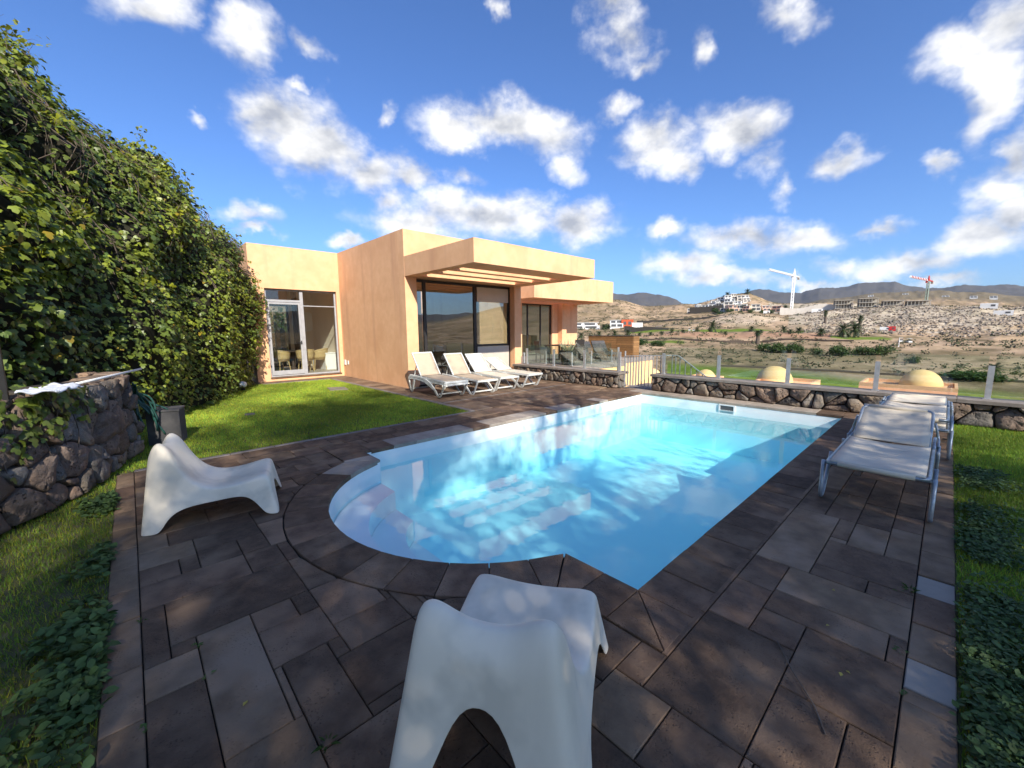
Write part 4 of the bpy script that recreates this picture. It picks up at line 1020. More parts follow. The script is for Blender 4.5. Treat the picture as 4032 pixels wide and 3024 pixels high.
# ================================================================== rubble walls and balustrades
def clip_half(poly, nx, ny, c):
    """keep nx*x+ny*y <= c"""
    out = []
    for i in range(len(poly)):
        a, b = poly[i-1], poly[i]; da, db = nx*a[0]+ny*a[1]-c, nx*b[0]+ny*b[1]-c
        if (da <= 0) != (db <= 0):
            t = da/(da-db); out.append((a[0]+(b[0]-a[0])*t, a[1]+(b[1]-a[1])*t))
        if db <= 0: out.append(b)
    return out
def cells(L, H, n, seed, big=.5):
    """weighted cells that fill a wall face L by H"""
    r = random.Random(seed); s = math.sqrt(L*H/n); pts = []
    tries = 0
    while len(pts) < n and tries < n*60:
        tries += 1; w = r.choice([.35,.6,1.0,1.35])*s*big; p = (r.uniform(0,L), r.uniform(0,H), w)
        if all(math.hypot(p[0]-q[0],(p[1]-q[1])*1.15) > .62*(p[2]+q[2]) for q in pts): pts.append(p)
    res = []
    for i,p in enumerate(pts):
        poly = [(0,0),(L,0),(L,H),(0,H)]
        for j,q in enumerate(pts):
            if i == j or abs(p[0]-q[0]) > 6*s: continue
            dx, dy = q[0]-p[0], q[1]-p[1]
            poly = clip_half(poly, 2*dx, 2*dy, (q[0]**2+q[1]**2-p[0]**2-p[1]**2) - (q[2]**2-p[2]**2)*1.0)
            if len(poly) < 3: break
        if len(poly) >= 3: res.append(poly)
    return res
def rubble(wall, L, H, n, seed, to_world, mats, depth=.05, joint=.012, big=.5, z0=0.0):
    r = random.Random(seed+5)
    for poly in cells(L, H, n, seed, big):
        a = sum(poly[i-1][0]*poly[i][1]-poly[i][0]*poly[i-1][1] for i in range(len(poly)))
        if abs(a) < .0012: continue
        if a < 0: poly = poly[::-1]
        cx = sum(p[0] for p in poly)/len(poly); cy = sum(p[1] for p in poly)/len(poly)
        # even points round the rim, corners knocked off
        per = []
        for i in range(len(poly)):
            A, B = poly[i], poly[(i+1)%len(poly)]; d = math.hypot(B[0]-A[0],B[1]-A[1]); m = max(1,int(d/.05))
            per += [(A[0]+(B[0]-A[0])*k/m, A[1]+(B[1]-A[1])*k/m) for k in range(m)]
        m = len(per)
        sm = [((per[i-1][0]+5*per[i][0]+per[(i+1)%m][0])/7, (per[i-1][1]+5*per[i][1]+per[(i+1)%m][1])/7) for i in range(m)]
        R_ = math.sqrt(abs(a)/2/PI)
        def ring(k, d, jit):
            out = []
            for x,y in sm:
                vx, vy = x-cx, y-cy; ll = math.hypot(vx,vy)+1e-6; f = max(.1,(ll-joint)/ll)*k
                out.append((cx+vx*f+r.gauss(0,jit*R_), cy+vy*f+r.gauss(0,jit*R_), d+r.gauss(0,jit*R_*.8)))
            return out
        dp = depth*r.uniform(.6,1.25)*min(1.3, .55+R_*5); tlt = (r.gauss(0,.16), r.gauss(0,.16))
        rings = [ring(1,-.03,0), ring(1.0,dp*.55,.015), ring(.92,dp*.95,.03), ring(.5,dp*1.02,.06)]
        V = [q for rg in rings for q in rg] + [(cx,cy,dp*1.0)]
        V = [(x,y,d+(tlt[0]*(x-cx)+tlt[1]*(y-cy))*(d > 0)) for x,y,d in V]
        F = [(k*m+i, k*m+(i+1)%m, (k+1)*m+(i+1)%m, (k+1)*m+i) for k in range(3) for i in range(m)] + [(3*m+i,3*m+(i+1)%m,4*m) for i in range(m)]
        c3 = Vector(to_world(cx, cy+z0, 0)); mb = MB()
        mb.add([Vector(to_world(x, max(y,-.02)+z0, d))-c3 for x,y,d in V], F)
        o = link('wall_stone', mb.mesh('wall_stone', r.choice(mats), smooth=False), wall, c3-wloc(wall))
        me = o.data; me.polygons.foreach_set('use_smooth', [True]*len(me.polygons))

# curved retaining wall at the left
path = [(-4.2,.9),(-3.3,1.9),(-2.6,2.75),(-2.0,3.5),(-1.55,4.1),(-1.22,4.6),(-.93,5.09),(-.73,5.40),(-.54,5.75),(-.37,6.20),(-.22,6.75),(-.10,7.22),(-.085,7.42),(-.17,7.56),(-.34,7.64),(-.60,7.70)]
def smooth_path(p, it=2):
    for _ in range(it):
        q = [p[0]]
        for a,b in zip(p[:-1],p[1:]): q += [(a[0]*.75+b[0]*.25,a[1]*.75+b[1]*.25),(a[0]*.25+b[0]*.75,a[1]*.25+b[1]*.75)]
        p = q+[p[-1]]
    return p
path = smooth_path(path); acc = [0]
for a,b in zip(path[:-1],path[1:]): acc.append(acc[-1]+math.hypot(b[0]-a[0],b[1]-a[1]))
def on_path(s):
    s = min(max(s,0),acc[-1]-1e-6); i = max(k for k in range(len(acc)-1) if acc[k] <= s); t = (s-acc[i])/(acc[i+1]-acc[i])
    a, b = path[i], path[i+1]; d = Vector((b[0]-a[0],b[1]-a[1])).normalized()
    return a[0]+(b[0]-a[0])*t, a[1]+(b[1]-a[1])*t, d.y, -d.x
def curve_world(s, z, d):
    x,y,nx,ny = on_path(s); return (x+nx*d, y+ny*d, z)
rw = thing('rubble_wall', 'curved retaining wall of dark volcanic rubble below the ivy', 'wall', (-.5,6.2,0))
mb = MB(); nseg = 60
for k in range(nseg):
    q = [curve_world(acc[-1]*t/nseg, 0, d) for t in (k,k+1) for d in (-.30,-.012)]
    mb.prism([q[1][:2],q[3][:2],q[2][:2],q[0][:2]][::-1], -.1, 1.04)
mb.build('wall_core', 'mortar', rw)
rubble(rw, acc[-1], 1.06, 185, 3, curve_world, ['rock','rock','rock_grey'], depth=.07, joint=.009)
# flat stones and soil on its top
for k in range(28):
    s0 = acc[-1]*(k+.08)/28; s1 = acc[-1]*(k+.94)/28
    q = [curve_world(s0,0,-.26),curve_world(s0,0,.02),curve_world(s1,0,.02),curve_world(s1,0,-.26)]
    stone_obj('top_stone', [(p[0]+random.gauss(0,.01),p[1]+random.gauss(0,.01)) for p in q], 'rock', rw, top=1.09+random.uniform(-.02,.02), thick=.07, bev=.02)

# far wall along the terrace edge
FXW = 9.86
fw_ = thing('terrace_wall', 'low volcanic stone wall with flat cap behind the far end of the pool', 'wall', (FXW,2.0,0))
MB().box((FXW+.012,-4.0,-.15),(10.22,5.16,.365)).build('wall_core', 'mortar', fw_)
rubble(fw_, 5.20+4.0, .37, 80, 9, lambda s,z,d: (FXW-d, 5.20-s, z), ['rock_grey','rock_grey','rock'], depth=.05, joint=.012, big=.70)
rubble(fw_, .36, .37, 5, 10, lambda s,z,d: (FXW+s, 5.165+d, z), ['rock_grey'], depth=.04)
y = 5.22
while y > -3.9:
    yj = y - R5.uniform(.85,1.0)
    o = MB().box((FXW-.075,yj+.002,.372),(10.27,y-.002,.432),.006).build('cap_slab', 'cap_stone', fw_); y = yj
# wall left of the gate
LXW = 9.60
lw = thing('patio_wall', 'low volcanic stone wall with flat cap beside the patio loungers', 'wall', (LXW,8.0,0))
MB().box((LXW+.012,6.07,-.15),(9.99,10.16,.365)).build('wall_core', 'mortar', lw)
rubble(lw, 10.16-6.05, .37, 62, 14, lambda s,z,d: (LXW-d, 10.16-s, z), ['rock_grey','rock_grey','rock'], depth=.04, joint=.010, big=.55)
rubble(lw, .38, .37, 6, 15, lambda s,z,d: (LXW+s, 6.058-d, z), ['rock_grey'], depth=.03)
y = 6.0
for yj in (7.05,8.1,9.15,10.165):
    MB().box((LXW-.07,y+.002,.372),(10.06,yj-.002,.432),.006).build('cap_slab', 'cap_stone', lw); y = yj

def balustrade(name, label, posts, base, top, glass_top, wpost=.07, tpost=.03, gap=.06):
    t = thing(name, label, 'balustrade', (posts[0][0],posts[0][1],base))
    for i,(x,y) in enumerate(posts):
        nxt = posts[i+1] if i+1 < len(posts) else posts[i-1]; d = Vector((nxt[0]-x, nxt[1]-y, 0)).normalized(); s = Vector((-d.y,d.x,0))
        mb = MB()
        mb.obox((x+s.x*.018,y+s.y*.018,(base+top)/2), d*wpost/2, s*.006, (0,0,(top-base)/2)); mb.obox((x-s.x*.018,y-s.y*.018,(base+top)/2), d*wpost/2, s*.006, (0,0,(top-base)/2))
        mb.obox((x,y,(base+top)/2-.06), d*wpost*.42, s*.0115, (0,0,(top-base)/2-.065))
        po = mb.build('post', 'steel', t)
        mb = MB(); mb.obox((x,y,base+.004), d*(wpost*.75), s*.045, (0,0,.004)); mb.build('foot_plate', 'steel', po)
    for a,b in zip(posts[:-1],posts[1:]):
        A, B = Vector((a[0],a[1],0)), Vector((b[0],b[1],0)); d = (B-A).normalized(); s = Vector((-d.y,d.x,0))
        L = (B-A).length; c = (A+B)/2
        mb = MB(); mb.obox((c.x,c.y,(base+.07+glass_top)/2), d*(L/2-wpost*.5-.004), s*.005, (0,0,(glass_top-base-.07)/2)); mb.build('glass_pane', 'rail_glass', t)
    return t
balustrade('glass_balustrade', 'glass balustrade with steel posts on the far wall cap', [(10.05,4.99),(10.05,3.635),(10.05,2.25),(10.05,.855),(10.05,-.51),(10.05,-1.88)], .432, .97, 1.13)
balustrade('glass_balustrade', 'glass balustrade on the low wall beside the patio loungers', [(9.88,6.19),(9.88,7.385),(9.88,8.595),(9.88,9.80)], .432, .97, 1.06)
balustrade('glass_balustrade', 'farther glass balustrade along the sunken stair edge of the terrace', [(11.58,11.66),(12.90,11.66),(12.90,10.27),(14.2,10.27),(15.72,10.27)], .14, .68, .98, wpost=.055)

# ---- gate and stair rail
gt = thing('gate', 'steel bar gate standing half open between the two low walls', 'gate', (9.9,6.0,0))
ga, gb = Vector((9.90,6.02,0)), Vector((9.96,5.56,0)); gd_ = (gb-ga).normalized()
MB().bar(ga+Vector((0,0,.86)), gb+Vector((0,0,.89)), .05, .02).build('top_rail', 'steel', gt)
MB().bar(ga+Vector((0,0,.06)), gb+Vector((0,0,.06)), .04, .02).build('bottom_rail', 'steel', gt)
for k in range(7):
    p = ga+(gb-ga)*(k/6.0); mb = MB(); mb.obox((p.x,p.y,.455), Vector((.006,0,0)), Vector((0,.016,0)), (0,0,.405)); mb.build('gate_bar', 'steel', gt)
MB().obox((9.90,6.03,.50), (.02,0,0), (0,.012,0), (0,0,.50)).build('gate_post', 'steel', gt)
MB().obox((10.45,6.6,.45), (.02,0,0), (0,.02,0), (0,0,.62)).build('latch_post', 'steel', gt)
sr = thing('stair_rail', 'steel handrail with upright bars descending behind the far wall', 'railing', (10.3,5.3,0))
RP = [(10.02,5.53,.89),(10.10,5.02,.905),(10.33,4.93,.91),(10.36,4.75,.90),(10.45,3.62,.10)]
for a,b in zip(RP[:-1],RP[1:]): MB().bar(a,b,.045,.018).build('handrail', 'steel', sr)
for a,b,nb_ in ((RP[0],RP[1],5),(RP[2],RP[3],2),(RP[3],RP[4],8)):
    for k in range(nb_):
        p = Vector(a)+(Vector(b)-Vector(a))*((k+.3)/nb_); MB().obox((p.x,p.y,p.z-.46), (.006,0,0), (0,.011,0), (0,0,.455)).build('rail_bar', 'steel', sr)
ld = MB(); ld.box((9.861,5.16,-.9),(11.2,6.07,-.005)); ld.box((10.23,4.3,-.9),(11.2,5.158,-.20)); ld.box((10.23,3.5,-1.6),(11.2,4.298,-.55))
ld = ld.build('stair_landing', 'cap_stone'); tag(ld, 'paved landing and steps down behind the gate', 'steps')

# ---- on the terrace
pt = thing('planter', 'dark tapered planter with a pale spiky aloe on the terrace', 'planter', (13.25,10.75,.14))
MB().lathe([(.10,0),(.24,0),(.27,.02),(.36,.56),(.36,.60),(.31,.60),(.30,.54),(.02,.53)], 24).build('pot', 'pot_dark', pt, local=True, smooth=False)
for k in range(16):
    a = 2*PI*k/16*1.618; rad = .05+.02*(k%5); L = .34+.22*random.random(); sp = .35+.5*(k/16)
    p = [(rad*math.cos(a)*f*0+math.cos(a)*(rad+L*sp*f**1.3), math.sin(a)*(rad+L*sp*f**1.3), .52+L*(1.15-.25*sp)*f) for f in (0,.3,.6,.85,1)]
    MB().tube(p, [.028,.026,.02,.011,.002], 6).build('aloe_leaf', 'aloe', pt, smooth=True, local=True)
tt = thing('terrace_table', 'dark square table on the terrace behind the glass', 'table', (14.6,12.3,.14))
MB().box((-.55,-.55,.71),(.55,.55,.75),.006).build('table_top', 'wood_dark', tt, local=True)
for sx,sy in ((1,1),(1,-1),(-1,1),(-1,-1)): MB().box((sx*.48-.03,sy*.48-.03,0),(sx*.48+.03,sy*.48+.03,.71)).build('leg', 'wood_dark', tt, local=True)
def terrace_chair(loc, rz, label):
    t = thing('terrace_chair', label, 'chair', loc, rz, 'dark chairs on the terrace')
    MB().box((-.25,-.25,.40),(.25,.25,.45),.01).build('seat', 'pot_dark', t, local=True)
    mb = MB(); mb.grid(lambda u,v: ((u-.5)*.5, .24+.06*v, .45+.5*v), 6, 6); solid(mb.build('backrest', 'pot_dark', t, local=True), .03, 0)
    for sx in (-1,1): MB().box((sx*.25-.02,-.22,.45),(sx*.25+.02,.25,.66)).build('armrest', 'pot_dark', t, local=True)
    for sx,sy in ((1,1),(1,-1),(-1,1),(-1,-1)): MB().box((sx*.22-.02,sy*.22-.02,0),(sx*.22+.02,sy*.22+.02,.40)).build('leg', 'pot_dark', t, local=True)
terrace_chair((13.6,12.5,.14), math.radians(70), 'dark armchair left of the terrace table')
terrace_chair((15.7,12.2,.14), math.radians(-80), 'dark armchair right of the terrace table')
def cushion_bed(loc, rz, label):
    t = thing('terrace_lounger', label, 'sun lounger', loc, rz, 'dark loungers on the terrace')
    MB().box((-.35,0,.26),(.35,1.3,.36),.02).build('bed', 'pot_dark', t, local=True)
    mb = MB(); mb.obox((0,1.55,.58), (.35,0,0), (0,.27,.25), (0,-.03,.04)); mb.build('backrest', 'grey_box', t, local=True)
    for sx,sy in ((1,.1),(1,1.2),(-1,.1),(-1,1.2)): MB().box((sx*.31-.025,sy-.025,0),(sx*.31+.025,sy+.025,.26)).build('leg', 'pot_dark', t, local=True)
cushion_bed((15.2,10.8,.14), math.radians(-35), 'dark cushioned lounger on the terrace right of the planter')
cushion_bed((16.6,10.9,.14), math.radians(-35), 'dark cushioned lounger on the terrace nearest the wooden screen')
ws = thing('wooden_screen', 'brown screen of horizontal boards closing off the far end of the terrace', 'screen', (19.2,12.5,.14))
nbd = 9; hb = (1.22-.14)/nbd
for k in range(nbd):
    z0, z1 = .14+k*hb+.006, .14+(k+1)*hb-.004
    for y0,y1 in ((11.13,12.1),(12.11,13.0),(13.01,13.92)): MB().box((18.96,y0,z0),(18.98+.002*(k%2),y1,z1)).build('board', 'wood_screen', ws)
    MB().box((18.99,11.105,z0),(19.56,11.128,z1)).build('board', 'wood_screen', ws)
MB().box((18.985,11.13,.14),(19.54,13.92,1.20)).build('screen_core', 'wood_dark', ws)
MB().box((18.94,11.09,1.222),(19.58,13.93,1.25)).build('screen_cap', 'wood_dark', ws)

# ================================================================== ivy bank
IVY_V = [(0,0,0),(-.30,.02,.03),(-.52,.28,-.04),(-.26,.42,.03),(-.30,.70,-.03),(0,1.0,-.10),(.30,.70,-.03),(.26,.42,.03),(.52,.28,-.04),(.30,.02,.03),(0,.40,.06)]
IVY_F = [(10,0,1),(10,1,2),(10,2,3),(10,3,4),(10,4,5),(10,5,6),(10,6,7),(10,7,8),(10,8,9),(10,9,0)]
BASE = np.array([(-5.2,1.2),(-2.7,4.4),(-1.65,5.9),(-.75,7.6),(.10,9.1),(.62,10.2),(1.05,11.1),(1.50,11.9),(1.98,13.0),(2.48,14.3),(2.55,15.4)])
BH = np.array([4.6,4.9,5.05,5.15,5.30,5.45,5.15,4.85,4.65,4.15,3.3])
BZ = np.array([.9,.9,.9,.85,.15,-.02,-.02,-.02,-.02,-.02,-.02])
BL = np.array([.9,.9,.95,1.0,1.3,1.5,1.4,1.2,.9,.55,.3])           # how far the top leans back
bs = np.concatenate([[0], np.cumsum(np.linalg.norm(np.diff(BASE,axis=0),axis=1))])
def vnoise(p, seed):
    """smooth value noise on 3-d points"""
    r = np.random.default_rng(seed); tab = r.random(4096)
    i = np.floor(p).astype(int); f = p-i; f = f*f*(3-2*f); out = np.zeros(len(p))
    for dx in (0,1):
        for dy in (0,1):
            for dz in (0,1):
                h = ((i[:,0]+dx)*73856093 ^ (i[:,1]+dy)*19349663 ^ (i[:,2]+dz)*83492791) & 4095
                w = (f[:,0] if dx else 1-f[:,0])*(f[:,1] if dy else 1-f[:,1])*(f[:,2] if dz else 1-f[:,2])
                out += tab[h]*w
    return out
def fbm(p, seed, oct=4):
    return sum(vnoise(p*2.0**k, seed+k)*.5**k for k in range(oct))/sum(.5**k for k in range(oct))
def ivy_pt(s, t, back=None):
    """s along the bank (metres), t from foot (0) over the crest (1) to the back (1.35)"""
    x = np.interp(s,bs,BASE[:,0]); y = np.interp(s,bs,BASE[:,1]); h = np.interp(s,bs,BH); z0 = np.interp(s,bs,BZ); ln = np.interp(s,bs,BL)
    e = .05; dx = np.interp(s+e,bs,BASE[:,0])-np.interp(s-e,bs,BASE[:,0]); dy = np.interp(s+e,bs,BASE[:,1])-np.interp(s-e,bs,BASE[:,1])
    L = np.hypot(dx,dy); nx, ny = dy/L, -dx/L                     # outward, to the lawn
    tt = np.minimum(t,1.0); over = np.maximum(t-1.0,0)
    z = z0+(h-z0)*np.sin(tt*PI/2)**.85 - over*1.2
    back = ln*(tt**1.6) + over*3.5 - .28*np.sin(PI*tt)
    q = np.stack([s*.55, z*.6, t*0+1.7],1)
    bul = (fbm(q*1.3,5)-.5)*2.3 + (fbm(q*3.7,9)-.5)*1.0
    crest = (fbm(np.stack([s*1.5,s*0,s*0],1),21)-.5)*2.6*np.clip(tt,0,1)**3
    px = x - nx*(back-bul*np.sin(np.clip(t,.0,1.1)*PI*.85+.25)); py = y - ny*(back-bul*np.sin(np.clip(t,.0,1.1)*PI*.85+.25))
    return np.stack([px,py,z+crest],1)
def ivy_frame(s, t):
    p = ivy_pt(s,t); a = ivy_pt(s+.04,t)-p; b = ivy_pt(s,t+.01)-p; n = np.cross(a,b); n /= np.linalg.norm(n,axis=1,keepdims=True)+1e-9
    flip = np.where(np.sum(n*np.stack([np.full(len(s),.65),np.full(len(s),-.6),np.full(len(s),.45)],1),axis=1) < 0, -1, 1); return p, n*flip[:,None]
ivy = thing('ivy_bank', 'tall bank overgrown with green ivy from the stone wall to the house', 'ivy', (.5,9.8,0))
o0 = np.array([.5,9.8,0])
ns, nt = 110, 34
S_, T_ = np.meshgrid(np.linspace(.2,bs[-1],ns), np.linspace(0,1.35,nt)); P = ivy_pt(S_.ravel(),T_.ravel())
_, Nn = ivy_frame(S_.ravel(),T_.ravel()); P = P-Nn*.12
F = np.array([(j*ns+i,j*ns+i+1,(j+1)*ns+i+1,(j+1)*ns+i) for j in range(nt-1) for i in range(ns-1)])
link('dark_backing', np_mesh('dark_backing', P-o0, F, 'ivy_core', smooth=True), ivy)  # dark sheet behind the leaves, its colour stands in for the shade inside
N = 64000
s = rng.uniform(1.0,bs[-1],N); t = rng.beta(1.05,.9,N)*1.18
p, nn = ivy_frame(s,t)
bare = fbm(np.stack([s*.9,p[:,2]*.7,s*0+3],1),31); thr = .40+.09*np.exp(-((s-7.5)/2.6)**2)*(t > .2)*(t < .85); keep = (bare+rng.normal(0,.06,N) > thr) | (t < .12) | (rng.random(N) < .16)
s,t,p,nn = s[keep],t[keep],p[keep],nn[keep]; N = len(s)
p = p + nn*np.abs(rng.normal(.03,.09,N))[:,None]
up = np.array([[.0,-.25,.55]]); dirn = nn*.75+up+rng.normal(0,.42,(N,3))
spin = np.array([[0,0,-1.0]])+nn*.5+rng.normal(0,.5,(N,3))
size = rng.uniform(.03,.10,N)*(1+.25*(s < 8))
fresh = np.clip((fbm(np.stack([s*1.1,p[:,2]*1.1,s*0],1),44)-.45)*5,0,1)*rng.random(N)
tint = np.array([[.85,.95,.9]])*rng.uniform(.55,1.25,(N,1)) + fresh[:,None]*np.array([[1.15,.9,.05]])
dead = rng.random(N) < .03; tint[dead] = np.array([2.0,1.2,.7])*rng.uniform(.7,1.2,(dead.sum(),1))
V,F,T = scatter(IVY_V, IVY_F, p, dirn, size, spin, tint)
# loose sprays that break the outline
sp = []; stems = MB()
for k in range(210):
    s0 = rng.uniform(1.5,bs[-1]-.2); t0 = rng.uniform(.80,1.06) if k < 160 else rng.uniform(.2,.8); q, n0 = ivy_frame(np.array([s0]),np.array([t0])); q, n0 = q[0], n0[0]
    d = n0*.5+np.array([.1*rng.normal(),.1*rng.normal(),1.0 if k < 160 else .1]); d /= np.linalg.norm(d); L = rng.uniform(.2,.65)
    pts = [q-d*.1]
    for j in range(6): d = d+rng.normal(0,.22,3); d /= np.linalg.norm(d); pts.append(pts[-1]+d*L/6)
    if k % 3 < 2: stems.tube(pts, [.006,.005,.004,.004,.003,.002,.001], 4)
    if k % 3:
        m = 26; c = np.array(pts)[rng.integers(2,7,m)] + rng.normal(0,.055,(m,3)); dn_ = np.array([[0,-.3,.6]])+rng.normal(0,.6,(m,3))
        sp.append(scatter(IVY_V, IVY_F, c, dn_, rng.uniform(.045,.085,m), np.array([[0,0,-1.]])+rng.normal(0,.6,(m,3)), np.array([[1.3,1.15,.5]])*rng.uniform(.6,1.3,(m,1))))
V,F,T = merge([(V,F,T)]+sp)
o = link('ivy_leaves', np_mesh('ivy_leaves', V-o0, F, 'ivy_leaf', T), ivy); o['kind'] = 'stuff'
# bare hanging stems
for k in range(560):
    s0 = rng.uniform(1.2,bs[-1]-.5); t0 = rng.uniform(.45,1.0); n = 7; ln = rng.uniform(.12,.35)
    ss = s0+np.cumsum(rng.normal(.03,.05,n)); t1 = t0-ln*np.linspace(0,1,n)
    q, n0 = ivy_frame(ss, np.clip(t1,.02,1.1)); q = q+n0*rng.uniform(.01,.12)
    stems.tube([tuple(v) for v in q], rng.uniform(.003,.007), 4, cap=False)
for k in range(26):             # leafless twigs against the sky
    s0 = rng.uniform(4.0,bs[-1]-1.0); q, n0 = ivy_frame(np.array([s0]),np.array([1.0])); q = q[0]
    d = np.array([rng.normal(0,.3),rng.normal(0,.3),1.0]); d /= np.linalg.norm(d); L = rng.uniform(.3,.7)
    tip = [q+d*L*f+rng.normal(0,.02,3) for f in (0,.35,.7,1)]; stems.tube([tuple(v) for v in tip], [.006,.005,.003,.001], 4, cap=False)
    for j in range(3): b0 = tip[1+j%2]; b1 = b0+(d*.6+rng.normal(0,.6,3))*L*.4; stems.tube([tuple(b0),tuple((b0+b1)/2+rng.normal(0,.01,3)),tuple(b1)], [.003,.002,.001], 4, cap=False)
stems.v = [(a-o0[0],b-o0[1],c) for a,b,c in stems.v]
o = link('dry_stems', stems.mesh('dry_stems','vine'), ivy); o['kind'] = 'stuff'
# the largest leaves, one by one
lm = []
for k in range(4):
    mb = MB(); mb.add([(x*(1+.12*math.sin(k*3+i)), y*(1+.08*math.cos(k*5+i*2)), z*1.6) for i,(x,y,z) in enumerate(IVY_V)], IVY_F); lm.append(mb.mesh('ivy_leaf','ivy_single'))
for k in range(290):
    s0 = rng.uniform(2.6,9.5) if k < 210 else rng.uniform(9,bs[-1]-.4); t0 = rng.uniform(.03,.9); q, n0 = ivy_frame(np.array([s0]),np.array([t0])); q = q[0]+n0[0]*rng.uniform(.10,.20)
    o = link('ivy_leaf', lm[k%4], ivy, Vector(q)-Vector(o0)); zz_ = Vector(n0[0]*.8+np.array([0,-.2,.5])+rng.normal(0,.3,3)).normalized()
    o.rotation_euler = zz_.to_track_quat('Z','Y').to_euler(); o.rotation_euler.rotate_axis('Z', rng.uniform(0,6.28)); o.scale = (float(rng.uniform(.09,.14)),)*3
# trails of ivy falling over the stone wall
tr = thing('ivy_trails', 'ivy trails hanging over the left end of the stone wall', 'ivy', (-.9,5.1,0))
pp = []; S45 = acc[min(range(len(path)), key=lambda i: abs(path[i][1]-4.1))]
for k in range(16):
    s0 = rng.uniform(.3,2.1); L = rng.uniform(.25,.95)*(1.2-.35*s0); s0 = s0+S45; m = int(26*L+6)
    for j in range(m):
        pp.append(curve_world(s0+rng.normal(0,.05)+.06*math.sin(j*.8), max(.02,1.12-L*j/m+rng.normal(0,.03)), .07+abs(rng.normal(0,.035))))
pp = np.array(pp); nn = np.array([[.8,-.45,.35]])+rng.normal(0,.35,(len(pp),3))
V,F,T = scatter(IVY_V, IVY_F, pp-np.array([-.9,5.1,0]), nn, rng.uniform(.05,.105,len(pp)), np.array([[0,0,-1.]])+rng.normal(0,.5,(len(pp),3)), np.array([[1,1.05,.9]])*rng.uniform(.7,1.5,(len(pp),1)))
o = link('trail_leaves', np_mesh('trail_leaves', V, F, 'ivy_leaf', T), tr); o['kind'] = 'stuff'
mb = MB()
for k in range(10):
    s0 = S45+.3+.18*k; mb.tube([curve_world(s0+.03*math.sin(j+k), 1.10-.09*j, .075) for j in range(8)], .004, 4)
mb.v = [(a+.9,b-5.1,c) for a,b,c in mb.v]; link('trail_stems', mb.mesh('trail_stems','vine'), tr)

# ================================================================== trees behind the camera that shade the terrace
def shade_tree(name, label, base, H, crown, n_leaf, seed, lean=(0,0)):
    r = np.random.default_rng(seed); t = thing(name, label, 'tree', base, 0, 'trees shading the pool terrace')
    mb = MB(); th = H-crown[2]*1.75
    trunk = [(lean[0]*f**1.5*th, lean[1]*f**1.5*th, th*f-.3*(f==0)) for f in (0,.3,.6,1)]
    mb.tube(trunk, [.17,.14,.12,.10], 10); tips = []
    for k in range(9):
        a = 2*PI*k/9+r.normal(0,.2); e = r.uniform(.35,1.15); L = r.uniform(.6,1.0)*crown[0]
        p0 = Vector(trunk[-1])-Vector((0,0,r.uniform(0,.25)*th)); d = Vector((math.cos(a)*math.cos(e),math.sin(a)*math.cos(e),math.sin(e)))
        pts = [p0]
        for j in range(5): d = (d+Vector(r.normal(0,.16,3))).normalized(); pts.append(pts[-1]+d*L/5)
        mb.tube(pts, [.07,.06,.045,.035,.025,.012], 7)
        for j in range(5):
            q0 = pts[1+j%5]; d2_ = (d+Vector(r.normal(0,.7,3))).normalized(); q1 = q0+d2_*L*.5; mb.tube([q0,(q0+q1)/2+Vector(r.normal(0,.05,3)),q1],[.025,.018,.006],5); tips += [q1,(q0+q1)/2]
    mb.build('trunk', 'bark', t, smooth=True, local=True)
    c = np.array([lean[0]*th, lean[1]*th, H-crown[2]]); pos = []
    # clumps of leaves through the crown, with gaps between them
    ncl = int(n_leaf/230); per = int(n_leaf/(ncl+len(tips))); cl = r.normal(size=(ncl,3)); cl /= np.linalg.norm(cl,axis=1,keepdims=True); cl = c+cl*np.array(crown)*(r.random((ncl,1))**.42)
    cl = np.vstack([cl, np.array([tuple(q) for q in tips])])
    for q in cl: m = per; pos.append(q+r.normal(0,1,(m,3))*np.array([.30,.30,.20])*r.uniform(.7,1.3))
    pos = np.vstack(pos); n = len(pos); nr = r.normal(0,.8,(n,3))+np.array([[0,0,.7]])
    V,F,T = scatter(LEAF_V, LEAF_F, pos, nr, r.uniform(.06,.11,n), None, np.array([[1,1,1]])*r.uniform(.6,1.4,(n,1)))
    o = link('crown', np_mesh('crown', V, F, 'tree_leaf', T), t); o['kind'] = 'stuff'
    return t
# where the shade of each crown falls, the crown's height, its half sizes and leaf count
for _i,(_tx,_ty,_h,_cr,_nl,_lb) in enumerate([
    (.5,2.0,6.5,(2.7,1.6,1.5),19000,'broad dense tree of the row behind the viewer'), (2.9,7.1,11.5,(2.9,1.6,1.8),32000,'tallest tree of the row behind the viewer'),
    (3.6,.2,6.0,(2.5,.75,.8),9500,'flat-crowned tree behind the viewer on the right'), (7.2,.1,6.2,(2.2,.6,.7),5200,'flat-crowned tree farthest along the row on the right'),
    (5.0,3.2,11.0,(2.7,1.1,1.0),4000,'thin-crowned tall tree behind the others'), (6.6,6.6,9.0,(2.4,.9,.9),3600,'thin-crowned tree near the right lawn'),
    (-1.5,3.6,7.4,(1.6,1.7,1.6),12000,'tree at the left end of the row behind the viewer')]):
    shade_tree('shade_tree', _lb+', outside the view', (_tx-.484*_h,_ty-1.47*_h,-.02), _h+_cr[2], _cr, _nl, 30+_i)

# ================================================================== valley, hills and far houses
AZ = [-180,-120,-75,-58,-45,-30,-12,-4.2,-1.2,1.8,5.2,9.0,13.2,18.0,23.0,28.5,33.0,39.0,45.0,60,95,140,180]
RR = [0,11,14,22,40,70,92,130,170,210,235,265,330,380,450,520,570,640,760,1100,1500,1900,3000]
